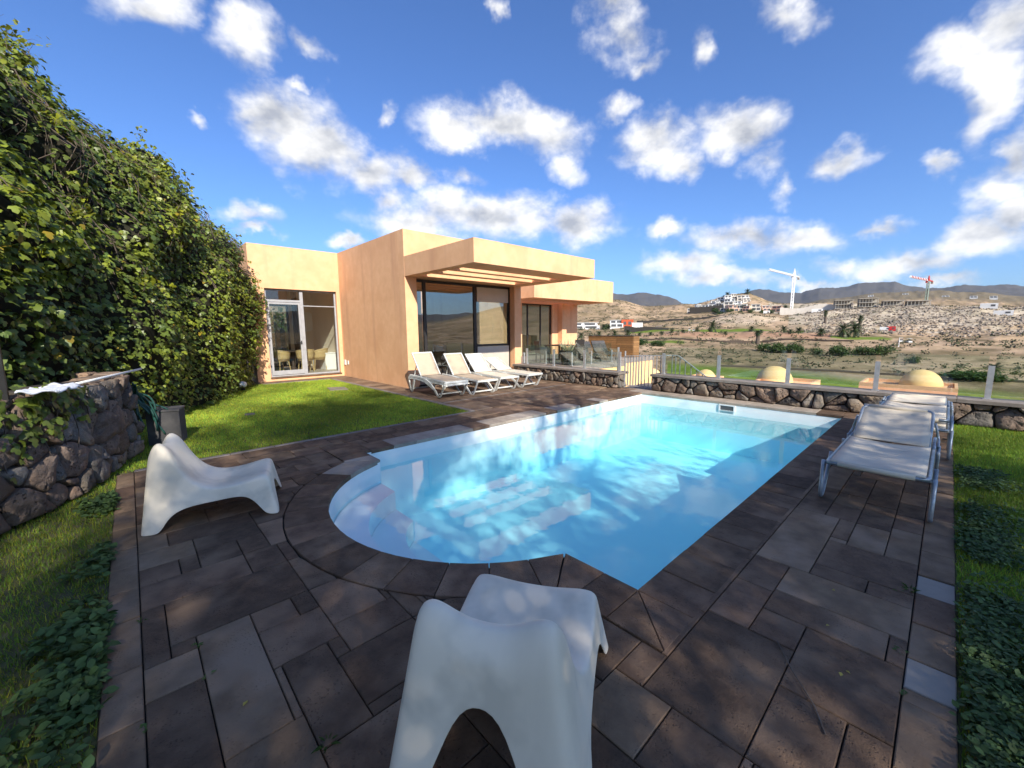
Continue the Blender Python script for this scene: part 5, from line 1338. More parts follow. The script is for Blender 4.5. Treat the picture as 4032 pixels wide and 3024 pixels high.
#           metres below the camera up to 92 m, then degrees above the camera's level
def row(near, *deg): return list(near)+list(deg)
VAL = (-3.2,-3.2,-4.2,-6.5,-9.6,-11.0,-11.6)
BACK = (-3.2,-3.2,-3.2,-3.2,-3.4,-3.6,-3.8)
TAB = {
 -180:row(BACK,-1.2,-.5,.2,.5,.8,1.2,1.5,1.8,2.0,2.2,2.4,2.6,2.8,3.0,3.0,3.0), -120:row(BACK,-1.2,-.5,.2,.5,.8,1.2,1.5,1.8,2.0,2.2,2.4,2.6,2.8,3.0,3.0,3.0),
 -75:row(VAL,-4.5,-3.5,-2.8,-2.5,-2.2,-1.8,-1.5,-1.2,-.9,-.7,-.5,-.4,-.3,-.3,-.3,-.3), -58:row(VAL,-4.5,-3.4,-2.6,-2.2,-1.8,-1.2,-.8,-.4,0,.2,.4,.6,.9,1.1,1.1,1.0),
 -45:row(VAL,-4.5,-3.4,-2.4,-1.9,-1.4,-.6,0,.6,1.1,1.5,1.9,2.3,3.0,3.4,3.4,3.2), -30:row(VAL,-4.5,-3.3,-2.2,-1.6,-1.0,0,.6,1.1,1.4,1.5,1.6,1.8,2.4,2.8,2.8,2.6),
 -12:row(VAL,-4.4,-3.1,-2.0,-1.4,-.7,.5,1.2,1.35,1.4,1.4,1.4,1.5,1.9,2.3,2.3,2.2), -4.2:row(VAL,-4.3,-3.0,-1.85,-1.3,-.6,.7,1.35,1.45,1.5,1.5,1.5,1.6,2.0,2.5,2.5,2.4),
 -1.2:row(VAL,-4.3,-3.0,-1.85,-1.3,-.55,.75,1.5,1.6,1.65,1.7,1.7,1.8,2.4,3.1,3.0,2.9), 1.8:row(VAL,-4.3,-3.0,-1.85,-1.3,-.5,.8,1.62,1.75,1.85,1.9,1.9,2.0,2.7,3.45,3.3,3.1),
 5.2:row(VAL,-4.3,-2.95,-1.8,-1.25,-.5,.8,1.72,1.95,2.1,2.2,2.2,2.2,2.8,3.45,3.3,3.1), 9.0:row(VAL,-4.2,-2.9,-1.75,-1.1,-.45,.75,1.55,1.85,2.3,2.5,2.5,2.5,2.7,3.1,3.0,2.8),
 13.2:row(VAL,-4.2,-2.9,-1.7,-.85,-.42,.85,1.15,1.6,2.3,2.6,2.6,2.5,2.4,2.4,2.4,2.4), 18.0:row(VAL,-4.1,-2.85,-1.7,-.8,-.4,1.35,1.55,1.9,2.5,4.1,3.6,3.0,2.6,2.4,2.4,2.4),
 23.0:row(VAL,-4.1,-2.85,-1.7,-.8,-.4,.55,.9,1.35,2.1,3.0,2.9,2.7,2.6,2.5,2.5,2.5), 28.5:row(VAL,-4.1,-2.85,-1.7,-.8,-.4,.3,.7,1.3,2.0,2.5,2.8,2.8,2.7,2.6,2.6,2.6),
 33.0:row(VAL,-4.1,-2.85,-1.75,-.85,-.4,.35,.9,1.8,2.8,3.5,3.8,3.7,3.4,3.2,3.1,3.0), 39.0:row(VAL,-4.2,-2.9,-1.8,-.9,-.4,.4,1.0,2.2,3.3,4.0,4.3,4.2,3.8,3.5,3.4,3.2),
 45.0:row(VAL,-4.2,-2.9,-1.8,-.9,-.4,.5,1.1,2.3,3.4,4.1,4.4,4.3,3.9,3.6,3.4,3.2), 60:row((-3.2,-3.2,-3.2,-3.2,-6,-9,-10),-3.5,-2.4,-1.5,-.8,-.3,.5,1.1,2.0,2.8,3.4,3.6,3.6,3.4,3.2,3.0,3.0),
 95:row(BACK,-1.0,-.4,.2,.5,.8,1.2,1.5,1.8,2.0,2.2,2.4,2.6,2.8,3.0,3.0,3.0), 140:row(BACK,-1.2,-.5,.2,.5,.8,1.2,1.5,1.8,2.0,2.2,2.4,2.6,2.8,3.0,3.0,3.0)}
TAB[180] = TAB[-180]
def base_z(k, i):
    v = TAB[k][i]; return v if i < 7 else 1.6+RR[i]*math.tan(math.radians(v))
ZT = np.array([[base_z(k,i) for i in range(len(RR))] for k in AZ])
MT = np.array([(-180,3.2),(-60,2.2),(-20,3.2),(-12,3.4),(-8,3.5),(-4,3.75),(-3,3.95),(-2,4.0),(-.4,3.9),(.8,3.7),(1.9,3.7),(3.2,3.8),(4.3,4.35),(5.6,4.3),(7.2,4.45),(8.2,4.2),(9,4.2),(10.3,4.6),(11.2,4.45),(12,4.15),(13.4,4.35),(15.8,4.6),(17,4.5),(18.5,4.0),(22,3.0),(24.3,3.1),(25.5,4.05),(27,4.45),(28.4,4.55),(30,4.7),(32,4.45),(34,4.3),(39,4.2),(60,3.8),(180,3.2)])
def terrain_z(az, r):
    """ground height at azimuth (degrees) and distance"""
    az = np.atleast_1d(np.asarray(az,float)); r = np.atleast_1d(np.asarray(r,float))
    j = np.clip(np.searchsorted(AZ, az, side='right')-1, 0, len(AZ)-2); A = np.array(AZ,float); f = (az-A[j])/(A[j+1]-A[j]); f = f*f*(3-2*f)
    k = np.clip(np.searchsorted(RR, r, side='right')-1, 0, len(RR)-2); Rr = np.array(RR,float); g = np.clip((r-Rr[k])/(Rr[k+1]-Rr[k]),0,1); g = np.where(r < 240, g, g)
    z = (ZT[j,k]*(1-g)+ZT[j,k+1]*g)*(1-f)+(ZT[j+1,k]*(1-g)+ZT[j+1,k+1]*g)*f
    m = np.interp(az, MT[:,0], MT[:,1]); zm = 1.6+6000*np.tan(np.radians(m))
    z = np.where(r > 3000, z+(zm-z)*np.clip((r-3400)/2600,0,1)**1.6, z); z = np.where(r > 6000, zm-(r-6000)*.12, z)
    x, y = r*np.cos(np.radians(az)), r*np.sin(np.radians(az))
    q = np.stack([x/30,y/30,x*0],1); amp = np.clip((r-120)/260,0,1)*np.where(r < 900,6.5,9.0)+np.where(r > 2600,np.minimum((r-2600)/3400,1)*70,0)
    q2 = np.stack([x/420,y/420,x*0+5],1)
    rid = 1-np.abs(2*fbm(q,61,5)-1)
    z = z+(rid-.72)*np.where(r < 2600, amp, 9.0)+(fbm(q2,71,5)-.5)*np.where(r > 2600, amp*2.2, 0)
    return z
azs = np.concatenate([np.arange(-180,-76,4.0),np.arange(-76,-16,1.0),np.arange(-16,-7,.3),np.arange(-7,46,.12),np.arange(46,70,1.0),np.arange(70,180.1,4.0)])
azs[-1] = 180.0
rs = np.concatenate([[.5,6,11,12.5,14,17,22],np.arange(28,90,5.5),np.arange(90,300,2.6),np.arange(300,700,6.0),np.geomspace(705,3000,34),np.geomspace(3100,9000,60)])
AA, RRm = np.meshgrid(azs, rs); za = terrain_z(AA.ravel(), RRm.ravel())
xx = RRm.ravel()*np.cos(np.radians(AA.ravel())); yy = RRm.ravel()*np.sin(np.radians(AA.ravel())); a_, r_ = AA.ravel(), RRm.ravel()
nA, nR = len(azs), len(rs)
Fq = (np.arange(nR-1)[:,None]*nA+np.arange(nA-1)[None,:]).ravel(); Fq = np.stack([Fq,Fq+1,Fq+nA+1,Fq+nA],1)
# ground cover, a surface colour for every vertex
nz1 = fbm(np.stack([xx/26,yy/26,xx*0],1),81); nz2 = fbm(np.stack([xx/7,yy/7,xx*0],1),91,3)
tan_ = np.array([.47,.335,.22]); scr = np.array([.20,.152,.088]); grn = np.array([.155,.215,.038]); pale = np.array([.50,.42,.32]); red_ = np.array([.42,.255,.165]); dk = np.array([.135,.125,.085]); mtn = np.array([.105,.095,.085])
col = np.tile(tan_,(len(xx),1))
def blend(m, c): 
    global col
    m = np.clip(m,0,1)[:,None]; col = col*(1-m)+c*m
blend((nz1-.40)*5*(r_ > 45), scr*.75+tan_*.35); blend((nz2-.55)*6, scr)
ed = (nz1-.5)*26
blend((.5-np.abs((r_-104-ed*.35-.5*(a_-10))/16)*.5)*4*(a_ > -20)*(a_ < 26), grn)                                    # lower green
blend((1-np.abs((r_-262-ed*.1)/7))*3*(a_ > 9.5)*(a_ < 31), grn*.95); blend((1-np.abs((r_-232)/9)-np.abs((a_-7.0)/3.4)**2)*5, grn)   # fairway strips
blend((1-np.abs((r_-205)/6))*3*(a_ > 24)*(a_ < 36), grn*.9)
blend((1-np.abs((r_-236-ed*.1)/15))*2*(a_ > 9)*(a_ < 30)*(r_ < 256), red_)                                         # raked bank below the palms
blend((1-np.abs((r_-345)/70))*2*(a_ < 13)*(a_ > -14)*(r_ > 270), pale*.80)                                           # spoil slope
blend((nz2-.42)*5*(a_ < 11)*(r_ > 255)*(r_ < 420)*(a_ > -14), pale*1.1)
blend((1-np.abs((r_-332)/60)-np.abs((a_-17.5)/4.5)**2)*3, pale*.55+tan_*.5)
blend((1-np.abs((r_-500)/90))*2*(a_ < 15)*(a_ > -3), pale*.95)
blend((r_-900)/250, dk*.7+tan_*.22); blend((r_-2400)/600, mtn)
blend((1-np.abs((r_-(300+6*(28-a_)))/4))*3*(a_ > 19)*(a_ < 30), np.array([.16,.15,.14]))                             # road
T_mat = mat('terrain', (1.0,1.0,1.0), (.72,.70,.66), scale=.35, rough=1.0, spec=.05, bump=.7, bscale=.12, attr='tint', c3=(.82,.83,.74), s3=.05, bdist=1.2)
struct('ground', np_mesh('ground', np.stack([xx,yy,za],1), Fq, 'terrain', col, smooth=True))
def pol(az, r, dz=0.0):
    z = float(terrain_z(az, r)[0]); return Vector((r*math.cos(math.radians(az)), r*math.sin(math.radians(az)), z+dz))

# ---- scrub and stones scattered over the slopes
n = 9500; az = rng.uniform(-32,40,n); r = rng.uniform(60,640,n)**1.0; gmask = fbm(np.stack([r/20,az*3,az*0],1),15)
green = ((np.abs(r-104) < 18) & (az < 27)) | ((np.abs(r-262) < 8) & (az > 9) & (az < 32)) | ((np.abs(r-232) < 10) & (np.abs(az-7) < 3.6)) | ((az < 11) & (r > 262) & (r < 420) & (rng.random(n) < .8))
keep = (gmask > np.where(r < 215,.385,.44)) & ~green; az, r = az[keep], r[keep]; n = len(az); z = terrain_z(az, r)
c = np.stack([r*np.cos(np.radians(az)), r*np.sin(np.radians(az)), z],1); sc = rng.uniform(.35,1.3,n)*np.where(r < 200,.8,1.2); out = []
for k in range(14):
    d = rng.normal(0,1,(n,3))*np.array([[.55,.55,.28]]); q = c+d*sc[:,None]; q[:,2] = c[:,2]+np.abs(d[:,2])*sc*1.1
    out.append(scatter(LEAF_V, LEAF_F, q, rng.normal(0,.6,(n,3))+np.array([[0,0,.6]]), sc*rng.uniform(.4,.75,n), None, np.array([[1,1,1]])*rng.uniform(.55,1.35,(n,1))))
V,F,T = merge(out); tag(link('scrub', np_mesh('scrub', V, F, 'scrub', T)), 'low dry scrub dotted over the valley slopes', 'scrub', kind='stuff')
n = 11000; az = rng.uniform(-13,11.5,n); r = np.where(rng.random(n) < .85, rng.uniform(248,405,n), rng.uniform(405,520,n)); z = terrain_z(az, r)
OCT = [(1,0,0),(-1,0,0),(0,1,0),(0,-1,0),(0,0,.8),(0,0,-.6),(.6,.6,.3),(-.6,.5,.35)]; OCF = [(0,6,4),(6,2,4),(2,7,4),(7,1,4),(1,3,4),(3,0,4),(0,3,5),(3,1,5),(1,2,5),(2,0,5)]
V,F,T = scatter(OCT, OCF, np.stack([r*np.cos(np.radians(az)),r*np.sin(np.radians(az)),z+.1],1), rng.normal(0,.4,(n,3))+np.array([[0,0,1]]), rng.uniform(.12,1.0,n)**1.6*.9, None, np.array([[1,1,1]])*rng.uniform(.6,1.5,(n,1)))
tag(link('rubble_field', np_mesh('rubble_field', V, F, 'boulder', T)), 'pale tipped rubble covering the slope below the building site', 'rocks', kind='stuff')

# ---- palms
def palm(name, label, base, th, fr, rad, nf, group, seed, tall=False):
    r = np.random.default_rng(seed); t = thing(name, label, 'palm', base, 0, group); mb = MB()
    mb.tube([(0,0,-.3),(.05*th,0,th*.5),(.03*th,.02*th,th)], [rad*1.25,rad,rad*1.05], 8); mb.build('trunk', 'palm_trunk', t, local=True)
    V, F, T = [], [], []; o = 0; top = np.array([.03*th,.02*th,th])
    for k in range(nf):
        a = 2*PI*k*.381966; e = math.radians(80-118*(k/nf)) if not tall else math.radians(70-130*(k/nf)); L = fr*r.uniform(.85,1.1)
        h = np.array([math.cos(a),math.sin(a),0]); sd = np.array([-h[1],h[0],0]); pts = []; q = top.copy(); ee = e
        for j in range(8): pts.append(q.copy()); q = q+(h*math.cos(ee)+np.array([0,0,math.sin(ee)]))*L/7; ee -= .16
        v = r.uniform(.6,1.35)*(1.0 if k/nf < .8 else .8)
        for j in range(7):
            w = L*.24*math.sin(PI*(j+.7)/8.2)**.7
            for s in (-1,1):
                p0, p1 = pts[j], pts[j+1]; tip = (p0+p1)/2+sd*s*w+(p1-p0)*.9+np.array([0,0,-.35*w]); V += [p0,p1,tip]; F.append((o,o+1,o+2)); o += 3; T += [[v,v,v]]*3
                m_ = (p0+p1)/2; tip2 = m_+sd*s*w*.95+(p1-p0)*1.1+np.array([0,0,-.30*w]); V += [m_-(p1-p0)*.2,m_+(p1-p0)*.2,tip2]; F.append((o,o+1,o+2)); o += 3; T += [[v*.8]*3]*3
    link('fronds', np_mesh('fronds', np.array(V), np.array(F), 'palm_leaf', np.array(T)), t)
    return t
BANK = [(29.6,236,.5),(28.2,240,.6),(26.8,232,.55),(25.6,244,.6),(24.2,236,.5),(22.6,246,.7),(20.9,248,1.2),(19.4,238,.5),(16.6,250,.8),(15.6,236,.5),(13.4,246,.9),(12.7,234,.6),(11.9,240,.8),(9.9,234,.95),(8.0,232,1.25),(7.0,236,1.35)]
proto = None
for i,(a,r,s) in enumerate(sorted(BANK, key=lambda q:-q[0])):
    lb = 'low date palm on the bare bank, %s from the left' % ORD[i]
    if proto is None: proto = palm('date_palm', lb, pol(a,r), 2.6, 3.4, .32, 34, 'date palms along the bare bank', 4); proto.scale = (s*.85,)*3
    else: dup(proto, pol(a,r), i*1.7, lb, 'date palms along the bare bank', (s*.85,s*.85,s*(.75 if s < 1.2 else 1.0)))
ft = palm('fan_palm', 'shaggy fan palm with thick hanging skirt at the cart path', pol(15.9,208), 5.0, 1.9, .75, 60, 'tall fan palms', 8, True)
dup(ft, pol(9.6,300), .6, 'tall thin fan palm on the slope above the date palms', None, (.8,.8,1.35)); dup(ft, pol(6.6,262), 1.9, 'tall fan palm right of the date palm group by the green', None, (.85,.85,1.3))
MISC = [(39.5,216,.8,'palm half hidden behind the villa pier'),(37.3,222,.65,'palm left of the wooden screen'),(34.9,226,.6,'small palm just left above the wooden screen'),(32.8,228,.7,'palm above the middle of the wooden screen'),(31.1,228,.75,'palm above the right end of the wooden screen'),
        (34.3,292,.9,'palm left of the orange-red house'),(7.3,74,.55,'bushy palm on the green left of the large dome'),(-3.1,128,.5,'palm on the slope at the far right above the glass'),(-3.9,70,.5,'palm seen through the glass right of the last post'),(11.6,98,.5,'low palm behind the second dome')]
for i,(a,r,s,lb) in enumerate(MISC): dup(proto, pol(a,r), i*2.3, lb, 'scattered valley palms', s)
# palms among the hill villas
for i,(a,r,s) in enumerate([(22.9,520,1.1),(21.6,528,1.0),(19.4,566,1.1),(17.3,566,1.2),(17.6,456,1.2),(20.9,470,1.0),(13.4,440,1.4)]):
    dup(proto, pol(a,r), i*1.1, 'palm among the white hill villas, %s from the left' % ORD[[0,1,3,4,5,2,6][i]], 'palms on the villa hill', s)

# ---- bushes in the valley
def bush(name, label, base, size, n, seed, m='tree_leaf', group='dark bushes in the valley'):
    r = np.random.default_rng(seed); t = thing(name, label, 'bush', base, 0, group); mb = MB()
    for k in range(7): a = k*2*PI/7; mb.tube([(0,0,-.2),(size[0]*.25*math.cos(a),size[1]*.25*math.sin(a),size[2]*.45),(size[0]*.55*math.cos(a+.3),size[1]*.55*math.sin(a+.3),size[2]*.8)],[.09,.06,.02],5)
    mb.build('stems', 'bark', t, local=True)
    cl = r.normal(size=(26,3)); cl /= np.linalg.norm(cl,axis=1,keepdims=True); cl = cl*np.array(size)*r.random((26,1))**.4*.8; cl[:,2] = np.abs(cl[:,2])*1.0+.25*size[2]
    p = (cl[r.integers(0,26,n)]+r.normal(0,1,(n,3))*np.array(size)*.16); p[:,2] = np.maximum(p[:,2],.05)
    V,F,T = scatter(LEAF_V, LEAF_F, p, r.normal(0,.7,(n,3))+np.array([[0,0,.6]]), r.uniform(.22,.45,n)*size[2]*.4, None, np.array([[1,1,1]])*r.uniform(.6,1.5,(n,1)))
    o = link('foliage', np_mesh('foliage', V, F, m, T), t); o['kind'] = 'stuff'; return t
b0 = bush('bush', 'long dark bush left of centre below the cart path', pol(13.9,168), (3.4,3.4,3.0), 1500, 5)
for i,(a,r,s,lb) in enumerate([(12.4,170,(1.1,1.3,.9),'dark bush joined to the long one on its right'),(15.3,172,(.8,.9,.8),'dark bush at the left end of the long clump'),(10.2,165,(.7,.9,.6),'olive bush right of the long dark clump'),(8.2,160,(1.0,1.2,.9),'round olive bush above the large glass pane'),(6.0,166,(.8,1.0,.75),'olive bush below the green triangle'),
     (4.6,168,(1.0,1.1,.85),'dark bush below the golf carts'),(2.2,150,(.6,.7,.5),'small grey-green bush on the bare slope'),(-1.6,122,(1.2,1.8,.5),'low hedge-like bush at the far right'),(9.0,82,(.75,.9,.8),'bush beside the bushy palm behind the second dome'),(18.6,88,(.55,.6,.6),'small bush left of the first dome on the green'),(15.3,84,(.7,.7,.7),'bush between the first and second dome'),
     (13.0,80,(.6,.7,.6),'small bush just left of the second dome'),(-3.2,66,(.9,1.4,.7),'dark bush low behind the last glass pane'),(-4.4,64,(1.0,1.2,.9),'dark bush at the right picture edge behind the glass'),(38.0,150,(1.3,1.6,1.5),'leafy bush behind the terrace screen at the house pier'),(36.2,140,(1.2,1.4,1.3),'leafy bush behind the planter on the terrace'),(33.6,300,(1.3,1.6,1.0),'bush beside the orange-red house'),(29.5,190,(1.0,1.2,.8),'grey bush right of the wooden screen'),(27.2,185,(.9,1.1,.7),'grey bush above the gate')]):
    dup(b0, pol(a,r), i*.9, lb, None, s)
# greenery seen through the dining room
for i,(x,y) in enumerate([(3.3,23.5),(4.9,24.0),(2.2,24.5),(6.8,23.8)]): dup(b0, (x*1.0,y,-.5), i, ['green bush behind the dining room window, left','green bush behind the dining room window, centre','tall bush at the rear corner of the house','green bush behind the house to the right'][i], 'bushes behind the house', (.5,.5,.9))

# ---- neighbouring domed houses
def dome_house(label, az, r, R, ztop, box, seed):
    c = Vector((r*math.cos(math.radians(az)), r*math.sin(math.radians(az)), 0)); zb = ztop-R*1.02
    t = thing('domed_house', label, 'house', (c.x,c.y,zb-4.5), 0, 'domed houses below the terrace')
    MB().lathe([(R*math.cos(e), R*math.sin(e)*1.02) for e in np.linspace(0,PI/2-.02,14)], 40, (0,0,4.5)).build('dome', 'wall_cream', t, smooth=True, local=True)
    x0,y0,x1,y1 = box; h = 4.5+.35
    mb = MB(); mb.box((x0,y0,-8),(x1,y1,4.5)); mb.build('wall', 'wall_peach', t, local=True)
    mb = MB(); w = .25
    for lo,hi in (((x0,y0,4.5),(x1,y0+w,h)),((x0,y1-w,4.5),(x1,y1,h)),((x0,y0+w,4.5),(x0+w,y1-w,h)),((x1-w,y0+w,4.5),(x1,y1-w,h))): mb.box(lo,hi)
    mb.build('parapet', 'wall_peach', t, local=True)
    return t
dome_house('house with large ochre dome and parapet right of the fourth post', 1.53, 66.2, 1.85, -3.26, (-4.0,-2.9,2.2,5.0), 1)
dome_house('house with ochre dome just left of the third post', 13.91, 53.3, 1.75, -2.57, (-3.0,-3.7,2.6,1.2), 2)
dome_house('house with pale ochre dome under the stair rail', 21.32, 75.0, 1.50, -5.18, (-2.5,-2,2.5,2.5), 3)
dome_house('house with ochre dome seen through the gate bars', 27.79, 76.4, 1.50, -5.40, (-2.5,-2.2,1.8,2.4), 4)

# ---- far houses
def villa(label, az, r, w, h, d, rot, m, seed, group, dz=0.0, name='hill_villa', pool=False):
    rr = random.Random(seed); p = pol(az, r, dz); t = thing(name, label, 'house', p, math.radians(az)+rot, group)
    MB().box((0,-w/2,-3),(d,w/2,h*.55)).build('ground_storey', m, t, local=True)
    MB().box((d*.25,-w*.42,h*.55),(d,w*.5,h)).build('upper_storey', m, t, local=True)
    MB().box((d*.18,-w*.46,h),(d*1.02,w*.53,h+.22)).build('roof_slab', 'far_white', t, local=True)
    for k in range(2): MB().box((-.06,-w*.42+k*w*.45,.5),(-.02,-w*.42+k*w*.45+w*.36,h*.45)).build('window', 'far_dark', t, local=True)
    for k in range(2): MB().box((d*.25-.06,-w*.36+k*w*.44,h*.62),(d*.25-.02,-w*.36+k*w*.44+w*.34,h*.92)).build('window', 'far_dark', t, local=True)
    return t
VL = []; _v = random.Random(12)
for a0,a1,r0,n_ in ((23.4,18.6,500,7),(22.4,17.8,518,7),(21.2,17.3,536,6),(20.0,17.2,552,5)):
    for k in range(n_): VL.append((a0+(a1-a0)*(k+_v.uniform(-.3,.3))/(n_-1), r0+_v.uniform(-6,6), _v.uniform(5.5,10)))
VL = sorted(VL, key=lambda q:-q[0])
NUM = ORD+['twenty-first','twenty-second','twenty-third','twenty-fourth','twenty-fifth']
for i,(a,r,w) in enumerate(VL): villa('white terraced villa on the hill, %s from the left' % NUM[i], a, r, w, _v.uniform(4.2,6.8), _v.uniform(5,8), _v.uniform(-.6,.6), 'far_white' if i%3 else 'pale_wall', i, 'white villas on the hill', _v.uniform(-.6,.8))
for i,(a,r,w,h) in enumerate([(19.7,452,7,5.5),(18.6,446,9,6.5),(17.4,450,6,5),(16.3,454,8,6),(15.2,458,7,5),(14.3,464,9,5.5),(18.0,466,8,6)]):
    villa('pink-ochre house at the foot of the villa hill, %s' % ['leftmost','second from left','third from left','fourth from left','fifth from left','rightmost','one row behind the others'][i], a, r, w, h, 8, .5*math.sin(i*2.1), 'far_pink' if i%3 else 'pale_wall', 40+i, 'pink houses below the villa hill', .2)
for i,(a,r,s_) in enumerate([(20.6,462,1.1),(19.1,444,1.3),(20.2,446,1.2),(17.9,440,.8),(16.8,444,1.0),(15.7,446,.8),(21.6,488,.9),(22.4,492,.8),(19.3,506,.9),(18.3,512,.8),(20.5,520,.8),(17.5,524,.8),(14.8,448,.9),(13.5,452,1.0)]):
    dup(b0, pol(a,r), i*1.3, 'garden tree between the hill villas, %s by distance from the viewer' % ORD[sorted(range(14), key=lambda q:[462,444,446,440,444.5,446.5,488,492,506,512,520,524,448,452][q]).index(i)], 'garden trees on the villa hill', (s_,s_,s_*1.1))
villa('long low white house beside the villa pier', 37.0, 296, 22, 4.2, 8, -.1, 'far_white', 60, 'houses across the valley', .6, 'white_house')
rh = villa('white house with glass front left of the orange-red one', 32.6, 296, 9, 5.0, 8, .0, 'far_white', 61, 'houses across the valley', .5, 'white_house')
t = thing('red_house', 'orange-red cube house across the valley', 'house', pol(31.2,297,.4), math.radians(31.2)); MB().box((0,-4,-3),(8,4,4.8)).build('wall','far_red',t,local=True); MB().box((-.05,-2.6,1.2),(-.01,-.6,3.4)).build('window','far_dark',t,local=True); MB().box((-.05,.8,1.2),(-.01,2.6,3.4)).build('window','far_dark',t,local=True)
t = thing('garden_wall', 'white garden wall right of the orange-red house', 'wall', pol(30.0,297,.3), math.radians(30.0)); MB().box((0,-4,-3),(.4,4,3.0)).build('wall_face','far_white',t,local=True); MB().box((-.05,-4.05,3.0),(.45,4.05,3.2)).build('coping','far_white',t,local=True)
# concrete shells on the building site
for i,(a,r,w) in enumerate([(8.1,398,11),(6.1,396,11),(4.2,394,11),(2.35,392,12)]):
    p = pol(a,r,1.2); t = thing('concrete_shell', 'unfinished concrete house frame on the site, %s from the left' % ORD[i], 'building', p, math.radians(a)+.15, 'concrete shells on the building site')
    for k in range(3 if i < 2 else 2): MB().box((0,-w/2,k*3.0),(9,w/2,k*3.0+.35)).build('floor_slab','concrete',t,local=True)
    for k in range(7):
        for q in range(2 if i < 2 else 1): MB().box((.4,-w/2+.3+k*(w-.9)/6,q*3.0+.35),(.75,-w/2+.6+k*(w-.9)/6,q*3.0+3.0)).build('column','concrete',t,local=True)
    MB().box((7,-w/2,.3),(7.3,w/2,6.0 if i < 2 else 3.2)).build('back_wall','concrete',t,local=True)
    MB().box((-4,-w/2-1,-5),(-3.6,w/2+1,-1.2)).build('retaining_wall','concrete',t,local=True)
# long pale retaining wall, container, sheds
def wall_run(name, label, a0, a1, r, h0, h1, m, dz=-1.0, n=14, cat='wall'):
    t = thing(name, label, cat, pol((a0+a1)/2,r)); base = wloc(t)
    for k in range(n):
        pa, pb = pol(a0+(a1-a0)*k/n,r,dz), pol(a0+(a1-a0)*(k+1)/n,r,dz); h = h0+(h1-h0)*k/n
        mb = MB(); d = (pb-pa); d.z = 0; d.normalize(); s = Vector((-d.y,d.x,0))*.4
        vs = [pa-s,pb-s,pb+s,pa+s]; top = max(pa.z,pb.z)+h
        mb.add([(v.x,v.y,min(pa.z,pb.z)-2) for v in vs]+[(v.x,v.y,top) for v in vs], [(3,2,1,0),(4,5,6,7),(0,1,5,4),(1,2,6,5),(2,3,7,6),(3,0,4,7)]); mb.build('wall_bay', m, t)
    return t
wall_run('rock_cliff', 'dark rock cliff under the left villas of the hill', 23.6, 19.9, 484, 9.0, 7.0, 'mortar', -2.0, 10, 'cliff')
wall_run('site_wall', 'long pale retaining wall below the white crane', 13.9, 8.4, 404, 6.5, 6.0, 'pale_wall')
wall_run('stone_terrace_wall', 'dark dry-stone wall on the slope above the gate', 31.6, 26.0, 268, 5.0, 2.5, 'mortar', -1.5)
wall_run('dark_bank_wall', 'dark terrace wall along the hill road', 30.0, 19.0, 372, 2.6, 1.6, 'mortar', -.8)
wall_run('valley_fence', 'low wooden fence line along the cart path', 30.0, 7.0, 214, .55, .55, 'wood_dark', .0, 30, 'fence')
wall_run('green_fence', 'pale low fence line behind the lower green', 20.0, -6.0, 122, .4, .4, 'palm_trunk', .0, 40, 'fence')
for i,(a,r,w,h,m,lb) in enumerate([(15.2,430,5,3.0,'far_white','small white site hut left of the pale wall'),(-2.2,372,7,3.2,'far_white','white site container at the far right'),(-3.1,345,7,2.6,'far_white','white truck body at the right edge of the site'),(10.4,392,7,2.6,'far_white','white site cabin right of the pale wall foot'),(4.6,262,4,1.8,'far_white','white van body on the pale track by the green'),(4.15,262,3.0,2.0,'crane_red','red machine body on the pale track by the green')]):
    t = thing('site_cabin' if i != 5 else 'red_digger', lb, 'cabin' if i != 5 else 'machine', pol(a,r), math.radians(a)); MB().box((0,-w/2,0),(2.5,w/2,h),.05).build('body',m,t,local=True); MB().box((-.04,-w*.35,h*.45),(-.01,-w*.1,h*.8)).build('window','far_dark',t,local=True); MB().box((.1,-w*.52,h),(2.4,w*.52,h+.12)).build('roof',m,t,local=True)
# golf carts
def cart(loc, rz, label):
    t = thing('golf_cart', label, 'golf cart', loc, rz, 'golf carts on the course')
    MB().box((-1.1,-.55,.3),(1.1,.55,.75),.05).build('body','far_white',t,local=True); MB().box((-.9,-.55,1.75),(.7,.55,1.82)).build('roof','far_white',t,local=True); MB().box((-.5,-.5,.75),(.0,.5,1.2),.04).build('seat','far_dark',t,local=True)
    for sx in (-.8,.6):
        for sy in (-.5,.5): MB().tube([(sx,sy,.75),(sx,sy,1.75)],.025,5).build('roof_post','far_dark',t,local=True)
    for sx in (-.75,.75):
        for sy in (-.5,.5): MB().tube([(sx,sy-.06,.25),(sx,sy+.06,.25)],.25,12).build('wheel','far_dark',t,local=True)
cart(pol(23.5,258), .4, 'white golf cart on the fairway strip, left one'); cart(pol(23.0,259), .2, 'white golf cart on the fairway strip, right one')
cart(pol(3.35,214), .2, 'golf cart at the foot of the rubble slope, left one'); cart(pol(2.75,214), .5, 'golf cart at the foot of the rubble slope, right one')
fl = thing('golf_flag', 'white marker post standing at the foot of the rubble slope', 'post', pol(3.45,200)); MB().tube([(0,0,0),(0,0,3.2)],.10,6).build('pole','far_white',fl,local=True); MB().lathe([(.3,0),(.3,.12),(.1,.2)],10).build('foot','far_white',fl,local=True)
# the dark bridge opening under the cart path
t = thing('cart_tunnel', 'brown timber revetment under the cart path', 'wall', pol(18.0,209)); p = pol(19.4,208,-.2); q = pol(16.8,208,-.2)
for k in range(10):
    a = p+(q-p)*(k/10); b = p+(q-p)*((k+.9)/10); hgt = 1.6*math.sin(PI*(k+.5)/10)**.5+.4; MB().bar(a+Vector((0,0,hgt/2)),b+Vector((0,0,hgt/2)),.2,hgt).build('plank','palm_trunk',t)

